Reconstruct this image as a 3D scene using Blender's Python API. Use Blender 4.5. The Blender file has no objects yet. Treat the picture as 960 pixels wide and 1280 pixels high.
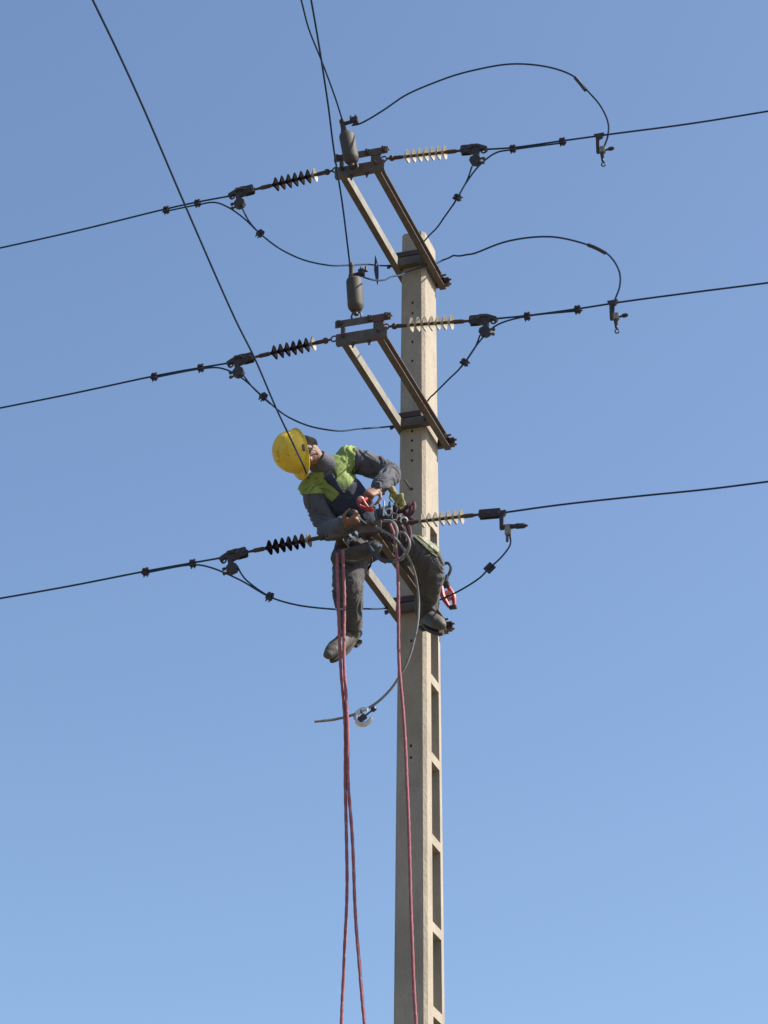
import bpy, bmesh, math, random
import numpy as np
from mathutils import Vector, Matrix, noise

random.seed(7)
sc = bpy.context.scene
C = sc.collection
V = Vector
R = math.radians

# ------------------------------------------------------------------ camera
FPX = 3300.0                      # focal length in pixels of the 960x1280 photograph
PITCH, ROLL = R(27.5), R(0.35)
CAM = V((0, 0, 1.6))
fwd = V((0, math.cos(PITCH), math.sin(PITCH)))
rt0 = V((1, 0, 0)); up0 = V((0, -math.sin(PITCH), math.cos(PITCH)))
rt = rt0 * math.cos(ROLL) + up0 * math.sin(ROLL)
up = up0 * math.cos(ROLL) - rt0 * math.sin(ROLL)
cam = bpy.data.cameras.new('camera'); cam.sensor_fit = 'VERTICAL'; cam.sensor_height = 24.0; cam.sensor_width = 18.0
cam.lens = FPX / 1280 * 24.0
cam.clip_start = 0.1; cam.clip_end = 5000
co = bpy.data.objects.new('camera', cam); C.objects.link(co)
m = Matrix((rt, up, -fwd)).transposed().to_4x4(); m.translation = CAM
co.matrix_world = m
sc.camera = co

# ------------------------------------------------------------------ light
TH = R(18.0)                       # the crossarms point this far left of the camera
A = V((-math.sin(TH), -math.cos(TH), 0))      # along the crossarms, towards the camera
W = V((math.cos(TH), -math.sin(TH), 0))       # along the line
Z = V((0, 0, 1))
SUN_EL, SUN_PHI = R(44), R(13)
sh = W * math.cos(SUN_PHI) - A * math.sin(SUN_PHI)
sdir = V((sh.x * math.cos(SUN_EL), sh.y * math.cos(SUN_EL), math.sin(SUN_EL)))
sun = bpy.data.lights.new('sun', 'SUN'); sun.energy = 4.8; sun.angle = R(0.5); sun.color = (1.0, 0.93, 0.82)
so = bpy.data.objects.new('sun', sun); C.objects.link(so)
so.rotation_euler = (-sdir).to_track_quat('-Z', 'Y').to_euler(); so.location = (20, 0, 30)
world = bpy.data.worlds.new('World'); sc.world = world; world.use_nodes = True
nt = world.node_tree; nt.nodes.clear()
sky = nt.nodes.new('ShaderNodeTexSky'); sky.sky_type = 'NISHITA'; sky.sun_disc = False
sky.sun_elevation = SUN_EL; sky.sun_rotation = math.atan2(sdir.x, sdir.y)
sky.altitude = 0; sky.air_density = 1.0; sky.dust_density = 1.8; sky.ozone_density = 3.0
hs = nt.nodes.new('ShaderNodeMix'); hs.data_type = 'RGBA'; hs.blend_type = 'MULTIPLY'; hs.inputs[0].default_value = 1.0
hs.inputs[7].default_value = (0.99, 1.015, 1.03, 1)
bg = nt.nodes.new('ShaderNodeBackground'); bg.inputs[1].default_value = 0.10
wo = nt.nodes.new('ShaderNodeOutputWorld')
nt.links.new(sky.outputs[0], hs.inputs[6]); nt.links.new(hs.outputs[2], bg.inputs[0]); nt.links.new(bg.outputs[0], wo.inputs[0])
sc.view_settings.view_transform = 'Standard'; sc.view_settings.look = 'None'
sc.view_settings.exposure = 0.93; sc.view_settings.gamma = 1.0
sc.render.film_transparent = False

# ------------------------------------------------------------------ measuring: a point of the photograph on a plane of the place
def ray(px, py):
    return (fwd * FPX + rt * (px - 480.0) + up * (640.0 - py)).normalized()
r0 = ray(514.5, 520); F0 = CAM + r0 * (15.8 / math.hypot(r0.x, r0.y)); F0 = V((F0.x, F0.y, 0))
AX = F0 - A * 0.15 + W * 0.007                  # the pole's axis
def P(px, py, s=1.2):               # on the upright plane s metres in front of the pole's front face
    d = ray(px, py); t = ((F0 + A * s) - CAM).dot(A) / d.dot(A); return CAM + d * t
def PZ(px, py, z):                  # on the level plane at height z
    d = ray(px, py); return CAM + d * ((z - CAM.z) / d.z)
def L(l, s, z): return F0 + W * l + A * s + Z * z
def zat(px, py, s): return P(px, py, s).z

# ------------------------------------------------------------------ materials
def mat(name, col, rough=0.6, metal=0.0, col2=None, scale=8.0, bump=0.0, bscale=60.0, detail=6.0, spec=0.5,
        stretch=(1, 1, 1), lo=0.35, hi=0.68, third=None, tscale=3.0, tlo=0.55, thi=0.7, trans=0.0, sheen=0.0):
    m = bpy.data.materials.new(name); m.use_nodes = True
    n = m.node_tree.nodes; l = m.node_tree.links
    b = n['Principled BSDF']
    b.inputs['Roughness'].default_value = rough; b.inputs['Metallic'].default_value = metal
    b.inputs['Specular IOR Level'].default_value = spec
    if sheen: b.inputs['Sheen Weight'].default_value = sheen
    b.inputs['Base Color'].default_value = (*col, 1)
    tc = n.new('ShaderNodeNewGeometry'); mp = n.new('ShaderNodeMapping'); mp.inputs['Scale'].default_value = stretch
    l.new(tc.outputs['Position'], mp.inputs[0])
    if col2 is not None:
        t = n.new('ShaderNodeTexNoise'); t.inputs['Scale'].default_value = scale; t.inputs['Detail'].default_value = detail
        t.inputs['Roughness'].default_value = 0.62
        l.new(mp.outputs[0], t.inputs['Vector'])
        cr = n.new('ShaderNodeMapRange'); cr.inputs[1].default_value = lo; cr.inputs[2].default_value = hi
        l.new(t.outputs[0], cr.inputs[0])
        mx = n.new('ShaderNodeMix'); mx.data_type = 'RGBA'
        mx.inputs[6].default_value = (*col, 1); mx.inputs[7].default_value = (*col2, 1)
        l.new(cr.outputs[0], mx.inputs[0]); out = mx.outputs[2]
        if third is not None:
            t2 = n.new('ShaderNodeTexNoise'); t2.inputs['Scale'].default_value = tscale; t2.inputs['Detail'].default_value = 8
            l.new(mp.outputs[0], t2.inputs['Vector'])
            c2 = n.new('ShaderNodeMapRange'); c2.inputs[1].default_value = tlo; c2.inputs[2].default_value = thi
            l.new(t2.outputs[0], c2.inputs[0])
            m2 = n.new('ShaderNodeMix'); m2.data_type = 'RGBA'; m2.inputs[7].default_value = (*third, 1)
            l.new(out, m2.inputs[6]); l.new(c2.outputs[0], m2.inputs[0]); out = m2.outputs[2]
        l.new(out, b.inputs['Base Color'])
    if bump:
        t3 = n.new('ShaderNodeTexNoise'); t3.inputs['Scale'].default_value = bscale; t3.inputs['Detail'].default_value = 5
        l.new(mp.outputs[0], t3.inputs['Vector'])
        bp = n.new('ShaderNodeBump'); bp.inputs['Strength'].default_value = bump; bp.inputs['Distance'].default_value = 0.01
        l.new(t3.outputs[0], bp.inputs['Height']); l.new(bp.outputs[0], b.inputs['Normal'])
    if trans:
        tr = n.new('ShaderNodeBsdfTranslucent'); tr.inputs[0].default_value = (*(col2 or col), 1)
        ms = n.new('ShaderNodeMixShader'); ms.inputs[0].default_value = trans
        o = n['Material Output']
        l.new(b.outputs[0], ms.inputs[1]); l.new(tr.outputs[0], ms.inputs[2]); l.new(ms.outputs[0], o.inputs[0])
    return m

M = {}
M['concrete'] = mat('concrete', (0.325, 0.28, 0.222), 0.9, 0, (0.25, 0.215, 0.17), 5.0, 0.5, 55, stretch=(1, 1, 0.55),
                    third=(0.17, 0.145, 0.115), tscale=5.5, tlo=0.57, thi=0.85)
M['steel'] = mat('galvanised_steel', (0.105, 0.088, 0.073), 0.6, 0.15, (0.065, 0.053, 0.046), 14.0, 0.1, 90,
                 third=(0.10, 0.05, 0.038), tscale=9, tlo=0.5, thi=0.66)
M['pale_steel'] = mat('pale_galvanised_steel', (0.25, 0.23, 0.19), 0.6, 0.1, (0.17, 0.155, 0.13), 10.0)  # paler copy of the steel; on the beam webs it stands for sunlight
M['rusty'] = mat('rusty_steel', (0.06, 0.034, 0.03), 0.7, 0.1, (0.038, 0.026, 0.024), 25.0, 0.1, 80)
M['bolt'] = mat('bolt_steel', (0.05, 0.04, 0.04), 0.55, 0.2, (0.09, 0.065, 0.055), 30.0)
M['shiny'] = mat('polished_steel', (0.75, 0.75, 0.74), 0.25, 0.8, (0.55, 0.55, 0.56), 30.0)
M['clamp'] = mat('cast_aluminium', (0.045, 0.036, 0.038), 0.6, 0.1, (0.025, 0.02, 0.025), 30.0)
M['connector'] = mat('dark_connector', (0.028, 0.02, 0.028), 0.6, 0.0, (0.016, 0.012, 0.02), 40.0)
M['wire'] = mat('weathered_conductor', (0.042, 0.062, 0.095), 0.9, 0.0, (0.028, 0.044, 0.07), 30.0, spec=0.0)
M['lead'] = mat('grey_lead_cable', (0.045, 0.068, 0.105), 0.9, 0.0, (0.032, 0.05, 0.08), 30.0, spec=0.0)
M['sleeve'] = mat('black_sleeve', (0.02, 0.02, 0.03), 0.5)
M['rod'] = mat('insulator_rod', (0.06, 0.026, 0.02), 0.6, 0, (0.035, 0.016, 0.014), 30.0)
M['shed'] = mat('silicone_shed', (0.36, 0.325, 0.25), 0.45, 0, (0.44, 0.40, 0.31), 30.0, trans=0.35)
M['shed_shaded'] = mat('shaded_silicone_shed', (0.011, 0.007, 0.009), 0.8, 0, (0.008, 0.006, 0.008), 30.0, spec=0.05)  # darkened copy of the shed material: shade on left strings put into the colour
M['arrester'] = mat('arrester_housing', (0.055, 0.046, 0.036), 0.7, 0, (0.038, 0.032, 0.026), 14.0)
M['rope_red'] = mat('red_rope', (0.30, 0.10, 0.115), 0.85, 0, (0.21, 0.065, 0.08), 60.0, 0.3, 220, stretch=(1, 1, 0.6),
                    third=(0.38, 0.19, 0.2), tscale=40, tlo=0.58, thi=0.75)
M['rope_grey'] = mat('grey_cable', (0.17, 0.165, 0.155), 0.7, 0, (0.12, 0.12, 0.12), 30.0)
M['hose'] = mat('dark_hose', (0.03, 0.04, 0.06), 0.5)
M['jacket'] = mat('grey_blue_workwear', (0.080, 0.082, 0.105), 0.9, 0, (0.055, 0.055, 0.068), 9.0, 0.5, 120, third=(0.05, 0.05, 0.06), tscale=6, sheen=0.1)
M['trousers'] = mat('grey_work_trousers', (0.064, 0.062, 0.070), 0.9, 0, (0.044, 0.042, 0.048), 8.0, 0.5, 120, third=(0.055, 0.05, 0.05), tscale=6, sheen=0.1)
M['navy'] = mat('navy_shirt', (0.030, 0.035, 0.062), 0.9, 0, (0.02, 0.025, 0.045), 14.0, 0.3, 120)
M['hivis'] = mat('lime_hi_vis_cloth', (0.205, 0.275, 0.07), 0.8, 0, (0.155, 0.21, 0.055), 10.0, 0.3, 120)
M['knee_cloth'] = mat('dull_lime_knee_cloth', (0.11, 0.125, 0.06), 0.9, 0, (0.075, 0.085, 0.045), 12.0, 0.3, 120)
M['reflective'] = mat('reflective_tape', (0.17, 0.175, 0.12), 0.6, 0.0, (0.11, 0.115, 0.075), 20)
M['helmet'] = mat('yellow_helmet', (0.72, 0.50, 0.035), 0.5, 0, (0.58, 0.37, 0.03), 9.0, 0.06, 40, spec=0.4,
                  third=(0.22, 0.14, 0.03), tscale=20, tlo=0.57, thi=0.72)
M['skin'] = mat('skin', (0.20, 0.10, 0.07), 0.6, 0, (0.155, 0.075, 0.052), 25.0)
M['lips'] = mat('lips', (0.22, 0.09, 0.07), 0.5)
M['eye'] = mat('eye', (0.55, 0.52, 0.48), 0.25)
M['iris'] = mat('iris', (0.03, 0.018, 0.01), 0.2)
M['hair'] = mat('dark_hair', (0.012, 0.009, 0.007), 0.85, spec=0.15, bump=0.6, bscale=300)
M['boot'] = mat('grey_leather_boot', (0.085, 0.078, 0.07), 0.7, 0, (0.055, 0.05, 0.045), 14.0, 0.2, 90)
M['sole'] = mat('boot_sole', (0.05, 0.042, 0.04), 0.8, bump=0.4, bscale=60)
M['red'] = mat('red_plastic', (0.26, 0.02, 0.025), 0.5, 0, (0.4, 0.02, 0.02), 20)
M['tool_dark'] = mat('dark_tool_steel', (0.05, 0.055, 0.06), 0.4, 0.4)
M['teal'] = mat('teal_grip', (0.02, 0.06, 0.08), 0.5)
M['glove'] = mat('yellow_green_glove_leather', (0.25, 0.23, 0.075), 0.8, 0, (0.16, 0.145, 0.05), 20, 0.3, 80)
M['maroon'] = mat('maroon_webbing', (0.075, 0.022, 0.035), 0.85, 0, (0.045, 0.014, 0.024), 40)
M['canvas'] = mat('olive_brown_canvas', (0.075, 0.07, 0.062), 0.9, 0, (0.045, 0.042, 0.038), 14.0, 0.4, 90)
M['pink'] = mat('pink_plastic', (0.45, 0.2, 0.19), 0.4)
M['tape'] = mat('blue_tape', (0.02, 0.02, 0.06), 0.5)
M['ground'] = mat('dry_earth', (0.15, 0.12, 0.09), 0.95, 0, (0.11, 0.095, 0.065), 0.4, 0.4, 8, third=(0.1, 0.11, 0.05), tscale=0.15, tlo=0.5, thi=0.62)

# ------------------------------------------------------------------ mesh helpers
class MB:
    def __init__(s): s.v = []; s.f = []
    def add(s, vs, fs):
        n = len(s.v); s.v += [V(p) for p in vs]; s.f += [tuple(i + n for i in f) for f in fs]; return s
    def box(s, c, ax, h, bev=0.0):
        ax = [V(a).normalized() for a in ax]; c = V(c)
        vs = [c + ax[0] * (h[0] * i) + ax[1] * (h[1] * j) + ax[2] * (h[2] * k) for i in (-1, 1) for j in (-1, 1) for k in (-1, 1)]
        fs = [(0, 1, 3, 2), (4, 6, 7, 5), (0, 4, 5, 1), (2, 3, 7, 6), (0, 2, 6, 4), (1, 5, 7, 3)]
        if bev > 0:
            bm = bmesh.new(); bv = [bm.verts.new(p) for p in vs]
            for f in fs: bm.faces.new([bv[i] for i in f])
            bmesh.ops.bevel(bm, geom=bm.edges[:] , offset=bev, segments=2, affect='EDGES')
            bm.verts.index_update()
            s.add([v.co.copy() for v in bm.verts], [[v.index for v in f.verts] for f in bm.faces]); bm.free(); return s
        return s.add(vs, fs)
    def tube(s, pts, r, n=8, cap=True, ell=None):
        pts = [V(p) for p in pts]; k = len(pts)
        rr = list(r) if hasattr(r, '__len__') else [r] * k
        t = (pts[1] - pts[0]).normalized()
        u = t.cross(V((0.13, 0.31, 0.94)));
        if u.length < 1e-3: u = t.cross(V((1, 0, 0)))
        u.normalize(); vs = []; fs = []
        for i in range(k):
            tn = (pts[min(i + 1, k - 1)] - pts[max(i - 1, 0)])
            if tn.length < 1e-9: tn = t
            tn = tn.normalized(); u = (u - tn * u.dot(tn)).normalized(); w = tn.cross(u)
            for j in range(n):
                a = 2 * math.pi * j / n; vs.append(pts[i] + (u * math.cos(a) + w * math.sin(a)) * rr[i])
        for i in range(k - 1):
            for j in range(n):
                a, b = i * n + j, i * n + (j + 1) % n; fs.append((a, b, b + n, a + n))
        if cap: fs.append(tuple(range(n))[::-1]); fs.append(tuple(range((k - 1) * n, k * n)))
        return s.add(vs, fs)
    def lathe(s, prof, o, d, n=16, sx=1.0, sy=1.0, u=None):
        d = V(d).normalized()
        u = V(u) if u is not None else d.cross(V((0.13, 0.31, 0.94)))
        u = (u - d * u.dot(d)).normalized(); w = d.cross(u); o = V(o); vs = []; fs = []
        for (t, r) in prof:
            for j in range(n):
                a = 2 * math.pi * j / n; vs.append(o + d * t + u * (math.cos(a) * r * sx) + w * (math.sin(a) * r * sy))
        for i in range(len(prof) - 1):
            for j in range(n):
                a, b = i * n + j, i * n + (j + 1) % n; fs.append((a, b, b + n, a + n))
        fs.append(tuple(range(n))[::-1]); fs.append(tuple(range((len(prof) - 1) * n, len(prof) * n)))
        return s.add(vs, fs)
    def prism(s, prof, p0, p1, ux, uy):        # closed 2D outline swept from p0 to p1
        n = len(prof); vs = [V(p0) + ux * x + uy * y for x, y in prof] + [V(p1) + ux * x + uy * y for x, y in prof]
        fs = [(j, (j + 1) % n, n + (j + 1) % n, n + j) for j in range(n)] + [tuple(range(n))[::-1], tuple(range(n, 2 * n))]
        return s.add(vs, fs)
    def torus(s, c, nrm, R_, r, n=16, k=6, a0=0, a1=2 * math.pi, u=None):
        nrm = V(nrm).normalized(); u = V(u) if u is not None else nrm.cross(V((0.13, 0.31, 0.94)))
        u = (u - nrm * u.dot(nrm)).normalized(); w = nrm.cross(u); full = abs(a1 - a0 - 2 * math.pi) < 1e-6
        pts = [V(c) + (u * math.cos(a0 + (a1 - a0) * i / n) + w * math.sin(a0 + (a1 - a0) * i / n)) * R_ for i in range(n + 1)]
        return s.tube(pts, r, k, cap=True)
    def ball(s, c, r, axes=None, n=12, m=8):
        axes = axes or (V((1, 0, 0)), V((0, 1, 0)), V((0, 0, 1))); r = r if hasattr(r, '__len__') else (r, r, r)
        vs = [V(c) + axes[2] * r[2]]; fs = []
        for i in range(1, m):
            p = math.pi * i / m
            for j in range(n):
                a = 2 * math.pi * j / n
                vs.append(V(c) + axes[0] * (r[0] * math.sin(p) * math.cos(a)) + axes[1] * (r[1] * math.sin(p) * math.sin(a)) + axes[2] * (r[2] * math.cos(p)))
        vs.append(V(c) - axes[2] * r[2])
        for j in range(n): fs.append((0, 1 + j, 1 + (j + 1) % n))
        for i in range(m - 2):
            for j in range(n):
                a, b = 1 + i * n + j, 1 + i * n + (j + 1) % n; fs.append((a, a + n, b + n, b))
        e = len(vs) - 1; q = 1 + (m - 2) * n
        for j in range(n): fs.append((e, q + (j + 1) % n, q + j))
        return s.add(vs, fs)
    def mesh(s, name, material, off=V((0, 0, 0)), sharp=35, fix=True):
        me = bpy.data.meshes.new(name); me.from_pydata([tuple(p - off) for p in s.v], [], s.f)
        if fix:
            bm = bmesh.new(); bm.from_mesh(me); bmesh.ops.recalc_face_normals(bm, faces=bm.faces); bm.to_mesh(me); bm.free()
        me.polygons.foreach_set('use_smooth', [True] * len(me.polygons))
        me.set_sharp_from_angle(angle=R(sharp)); me.materials.append(material); return me
    def build(s, name, material, parent=None, origin=None, sharp=35):
        if parent is not None: off = V(parent['_o'])
        else: off = V(origin) if origin is not None else V(s.v[0])
        o = bpy.data.objects.new(name, s.mesh(name, material, off, sharp)); C.objects.link(o)
        if parent is not None: o.parent = parent
        else: o.location = off
        o['_o'] = list(off); return o

def tag(o, label=None, cat=None, group=None, kind=None):
    if label: o['label'] = label
    if cat: o['category'] = cat
    if group: o['group'] = group
    if kind: o['kind'] = kind
    return o
def thing(name, loc, label, cat, group=None):
    o = bpy.data.objects.new(name, None); C.objects.link(o); o.location = loc; o.empty_display_size = 0.1
    o['_o'] = list(loc); return tag(o, label, cat, group)
def kids(o): return [c for c in bpy.data.objects if c.parent is o]
def copy_tree(o, parent=None):
    c = o.copy(); C.objects.link(c); c.parent = parent
    for ch in kids(o): copy_tree(ch, c)
    return c
def smooth_path(pts, sub=8):          # centripetal Catmull-Rom: no loops where spans differ in length
    pts = [V(p) for p in pts]; out = []; n = len(pts)
    if n == 2: return [pts[0].lerp(pts[1], k / sub) for k in range(sub + 1)]
    q = [pts[0] * 2 - pts[1]] + pts + [pts[-1] * 2 - pts[-2]]
    for i in range(n - 1):
        p0, p1, p2, p3 = q[i:i + 4]
        t0 = 0.0; t1 = t0 + max((p1 - p0).length, 1e-6) ** .5; t2 = t1 + max((p2 - p1).length, 1e-6) ** .5; t3 = t2 + max((p3 - p2).length, 1e-6) ** .5
        for k in range(sub):
            t = t1 + (t2 - t1) * k / sub
            a1 = p0 * ((t1 - t) / (t1 - t0)) + p1 * ((t - t0) / (t1 - t0)); a2 = p1 * ((t2 - t) / (t2 - t1)) + p2 * ((t - t1) / (t2 - t1)); a3 = p2 * ((t3 - t) / (t3 - t2)) + p3 * ((t - t2) / (t3 - t2))
            b1 = a1 * ((t2 - t) / (t2 - t0)) + a2 * ((t - t0) / (t2 - t0)); b2 = a2 * ((t3 - t) / (t3 - t1)) + a3 * ((t - t1) / (t3 - t1))
            out.append(b1 * ((t2 - t) / (t2 - t1)) + b2 * ((t - t1) / (t2 - t1)))
    out.append(pts[-1]); return out
def cable(name, pts, r, material, label, cat, group=None, sub=8, n=8, wob=0.0):
    q = smooth_path(pts, sub)
    if wob:
        for i in range(1, len(q) - 1): q[i] = q[i] + noise.noise_vector(q[i] * 2.3) * wob
    o = MB().tube(q, r, n).build(name, material)
    return tag(o, label, cat, group)

# ------------------------------------------------------------------ ground
g = MB(); N = 40
for i in range(N + 1):
    for j in range(N + 1):
        u_, v_ = (i / N * 2 - 1), (j / N * 2 - 1)
        x = math.copysign(abs(u_) ** 2.5, u_) * 2000; y = math.copysign(abs(v_) ** 2.5, v_) * 2000
        rr = math.hypot(x, y - 15)
        g.v.append(V((x, y, 0.0 if rr < 30 else noise.noise(V((x * .01, y * .01, 0))) * min((rr - 30) * 0.02, 4) - 0.4)))
for i in range(N):
    for j in range(N):
        a = i * (N + 1) + j; g.f.append((a, a + N + 1, a + N + 2, a + 1))
tag(g.build('ground', M['ground'], origin=V((0, 0, 0))), kind='structure')

# ------------------------------------------------------------------ pole
zT = zat(514, 291, 0)
zLow = zat(513, 1270, 0)
zTopRef = zat(514, 370, 0)
def lin(z, a, b): return b + (a - b) * (z - zLow) / (zTopRef - zLow)
def PW(z): return lin(z, 0.175, 0.220)          # width across the line
def PD(z): return lin(z, 0.308, 0.400)          # depth along the arms
def PT(l, t, z): return AX + W * l + A * t + Z * z
pole = thing('utility_pole', V((AX.x, AX.y, 0)), 'tall tapering concrete pole with bolt holes and ladder openings in its sunlit side', 'utility pole')
ch = 0.022
rung_y = [655, 745, 848, 946, 1049, 1159, 1265]
rz = []
for y in rung_y:
    z = zat(541, y, -0.1); rz.append(z)
while rz[-1] > 1.0: rz.append(rz[-1] - 0.62)
shaft = MB()
def quad(a, b, c, d): shaft.add([a, b, c, d], [(0, 1, 2, 3)])
def tf(z): return PD(z) / 2 - PD(z) * 0.33
def tr(z): return -PD(z) / 2 + PD(z) * 0.19
zs = sorted(set([0.0, zT]))
# faces with chamfers, swept in z between window edges
hh = 0.032
segs = []   # (z0,z1,open)
cur = zT
for k, z in enumerate(rz):
    top_r = z + hh if k else z + 0.0
    segs.append((top_r if k else z, cur, k != 0))
    if k: segs.append((z - hh, z + hh, False))
    cur = z - hh if k else z
segs.append((0.0, cur, False))
for (z0, z1, opn) in segs:
    for sgn in (-1, 1):
        # chamfer front and rear
        quad(*[PT(sgn * (PW(z) / 2 - ch * a), PD(z) / 2 - ch * b, z) for z, a, b in ((z0, 1, 0), (z0, 0, 1), (z1, 0, 1), (z1, 1, 0))])
        quad(*[PT(sgn * (PW(z) / 2 - ch * a), -PD(z) / 2 + ch * b, z) for z, a, b in ((z0, 1, 0), (z0, 0, 1), (z1, 0, 1), (z1, 1, 0))])
        side = lambda t0, t1: quad(*[PT(sgn * PW(z) / 2, t, z) for z, t in ((z0, t0(z0)), (z0, t1(z0)), (z1, t1(z1)), (z1, t0(z1)))])
        fr = lambda z: PD(z) / 2 - ch
        re = lambda z: -PD(z) / 2 + ch
        if opn:
            side(fr, tf); side(tr, re)
        else:
            side(fr, tf); side(tf, tr); side(tr, re)
    if opn:
        for t in (tf, tr):
            quad(*[PT(s_ * PW(z) / 2, t(z), z) for z, s_ in ((z0, -1), (z0, 1), (z1, 1), (z1, -1))])
        for z in (z0, z1):
            quad(*[PT(s_ * PW(z) / 2, t(z), z) for t, s_ in ((tf, -1), (tf, 1), (tr, 1), (tr, -1))])
    # rear face
    quad(*[PT(s_ * (PW(z) / 2 - ch), -PD(z) / 2, z) for z, s_ in ((z0, -1), (z0, 1), (z1, 1), (z1, -1))])
zz = zT
shaft.add([PT(s_ * (PW(zz) / 2 - ch * a), u_ * (PD(zz) / 2 - ch * b), zz) for s_, u_, a, b in
           ((-1, 1, 1, 0), (1, 1, 1, 0), (1, 1, 0, 1), (1, -1, 0, 1), (1, -1, 1, 0), (-1, -1, 1, 0), (-1, -1, 0, 1), (-1, 1, 0, 1))], [tuple(range(8))])
# front face with real bolt holes
hole_px = [(514.5, 379), (514.5, 392), (514.6, 428), (514.6, 452), (514.8, 540), (514.8, 552), (514.8, 564.5), (514.8, 577), (513.5, 613),
           (515.6, 803), (514.5, 934.6), (514.5, 949.4), (512.5, 1106), (512.5, 1121)]
bm = bmesh.new()
def fpt(l, z): return PT(l, PD(z) / 2, z)
loop = [bm.verts.new(fpt(l, z)) for l, z in ((-(PW(0) / 2 - ch), 0), (PW(0) / 2 - ch, 0), (PW(zT) / 2 - ch, zT), (-(PW(zT) / 2 - ch), zT))]
edges = [bm.edges.new((loop[i], loop[(i + 1) % 4])) for i in range(4)]
hole_faces = []
hz = [zat(x, y, 0) for x, y in hole_px]
z = hz[-1] - 0.9
while z > 1: hz += [z, z - 0.08]; z -= 1.0
for z in hz:
    c = [bm.verts.new(fpt(0.009 * math.cos(a * math.pi / 5), z + 0.011 * math.sin(a * math.pi / 5))) for a in range(10)]
    edges += [bm.edges.new((c[i], c[(i + 1) % 10])) for i in range(10)]; hole_faces.append(c)
bmesh.ops.triangle_fill(bm, use_beauty=True, use_dissolve=False, edges=edges)
for c in hole_faces:
    d = [bm.verts.new(v.co - A * 0.06) for v in c]
    for i in range(10): bm.faces.new((c[i], c[(i + 1) % 10], d[(i + 1) % 10], d[i]))
    bm.faces.new(d)
bm.verts.index_update()
shaft.add([v.co.copy() for v in bm.verts], [[v.index for v in f.verts] for f in bm.faces]); bm.free()
o = shaft.build('shaft', M['concrete'], pole, sharp=20)
bm = bmesh.new(); bm.from_mesh(o.data); bmesh.ops.remove_doubles(bm, verts=bm.verts, dist=0.0008)
bmesh.ops.recalc_face_normals(bm, faces=bm.faces); bm.to_mesh(o.data); bm.free(); o.data.set_sharp_from_angle(angle=R(20))
# loose step bolt in the front face
zb = zat(513.5, 613, 0)
MB().tube([L(0, -0.01, zb), L(0.0, 0.03, zb), L(-0.025, 0.085, zb + 0.045)], 0.007, 8).build('step_bolt', M['bolt'], pole)

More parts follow.
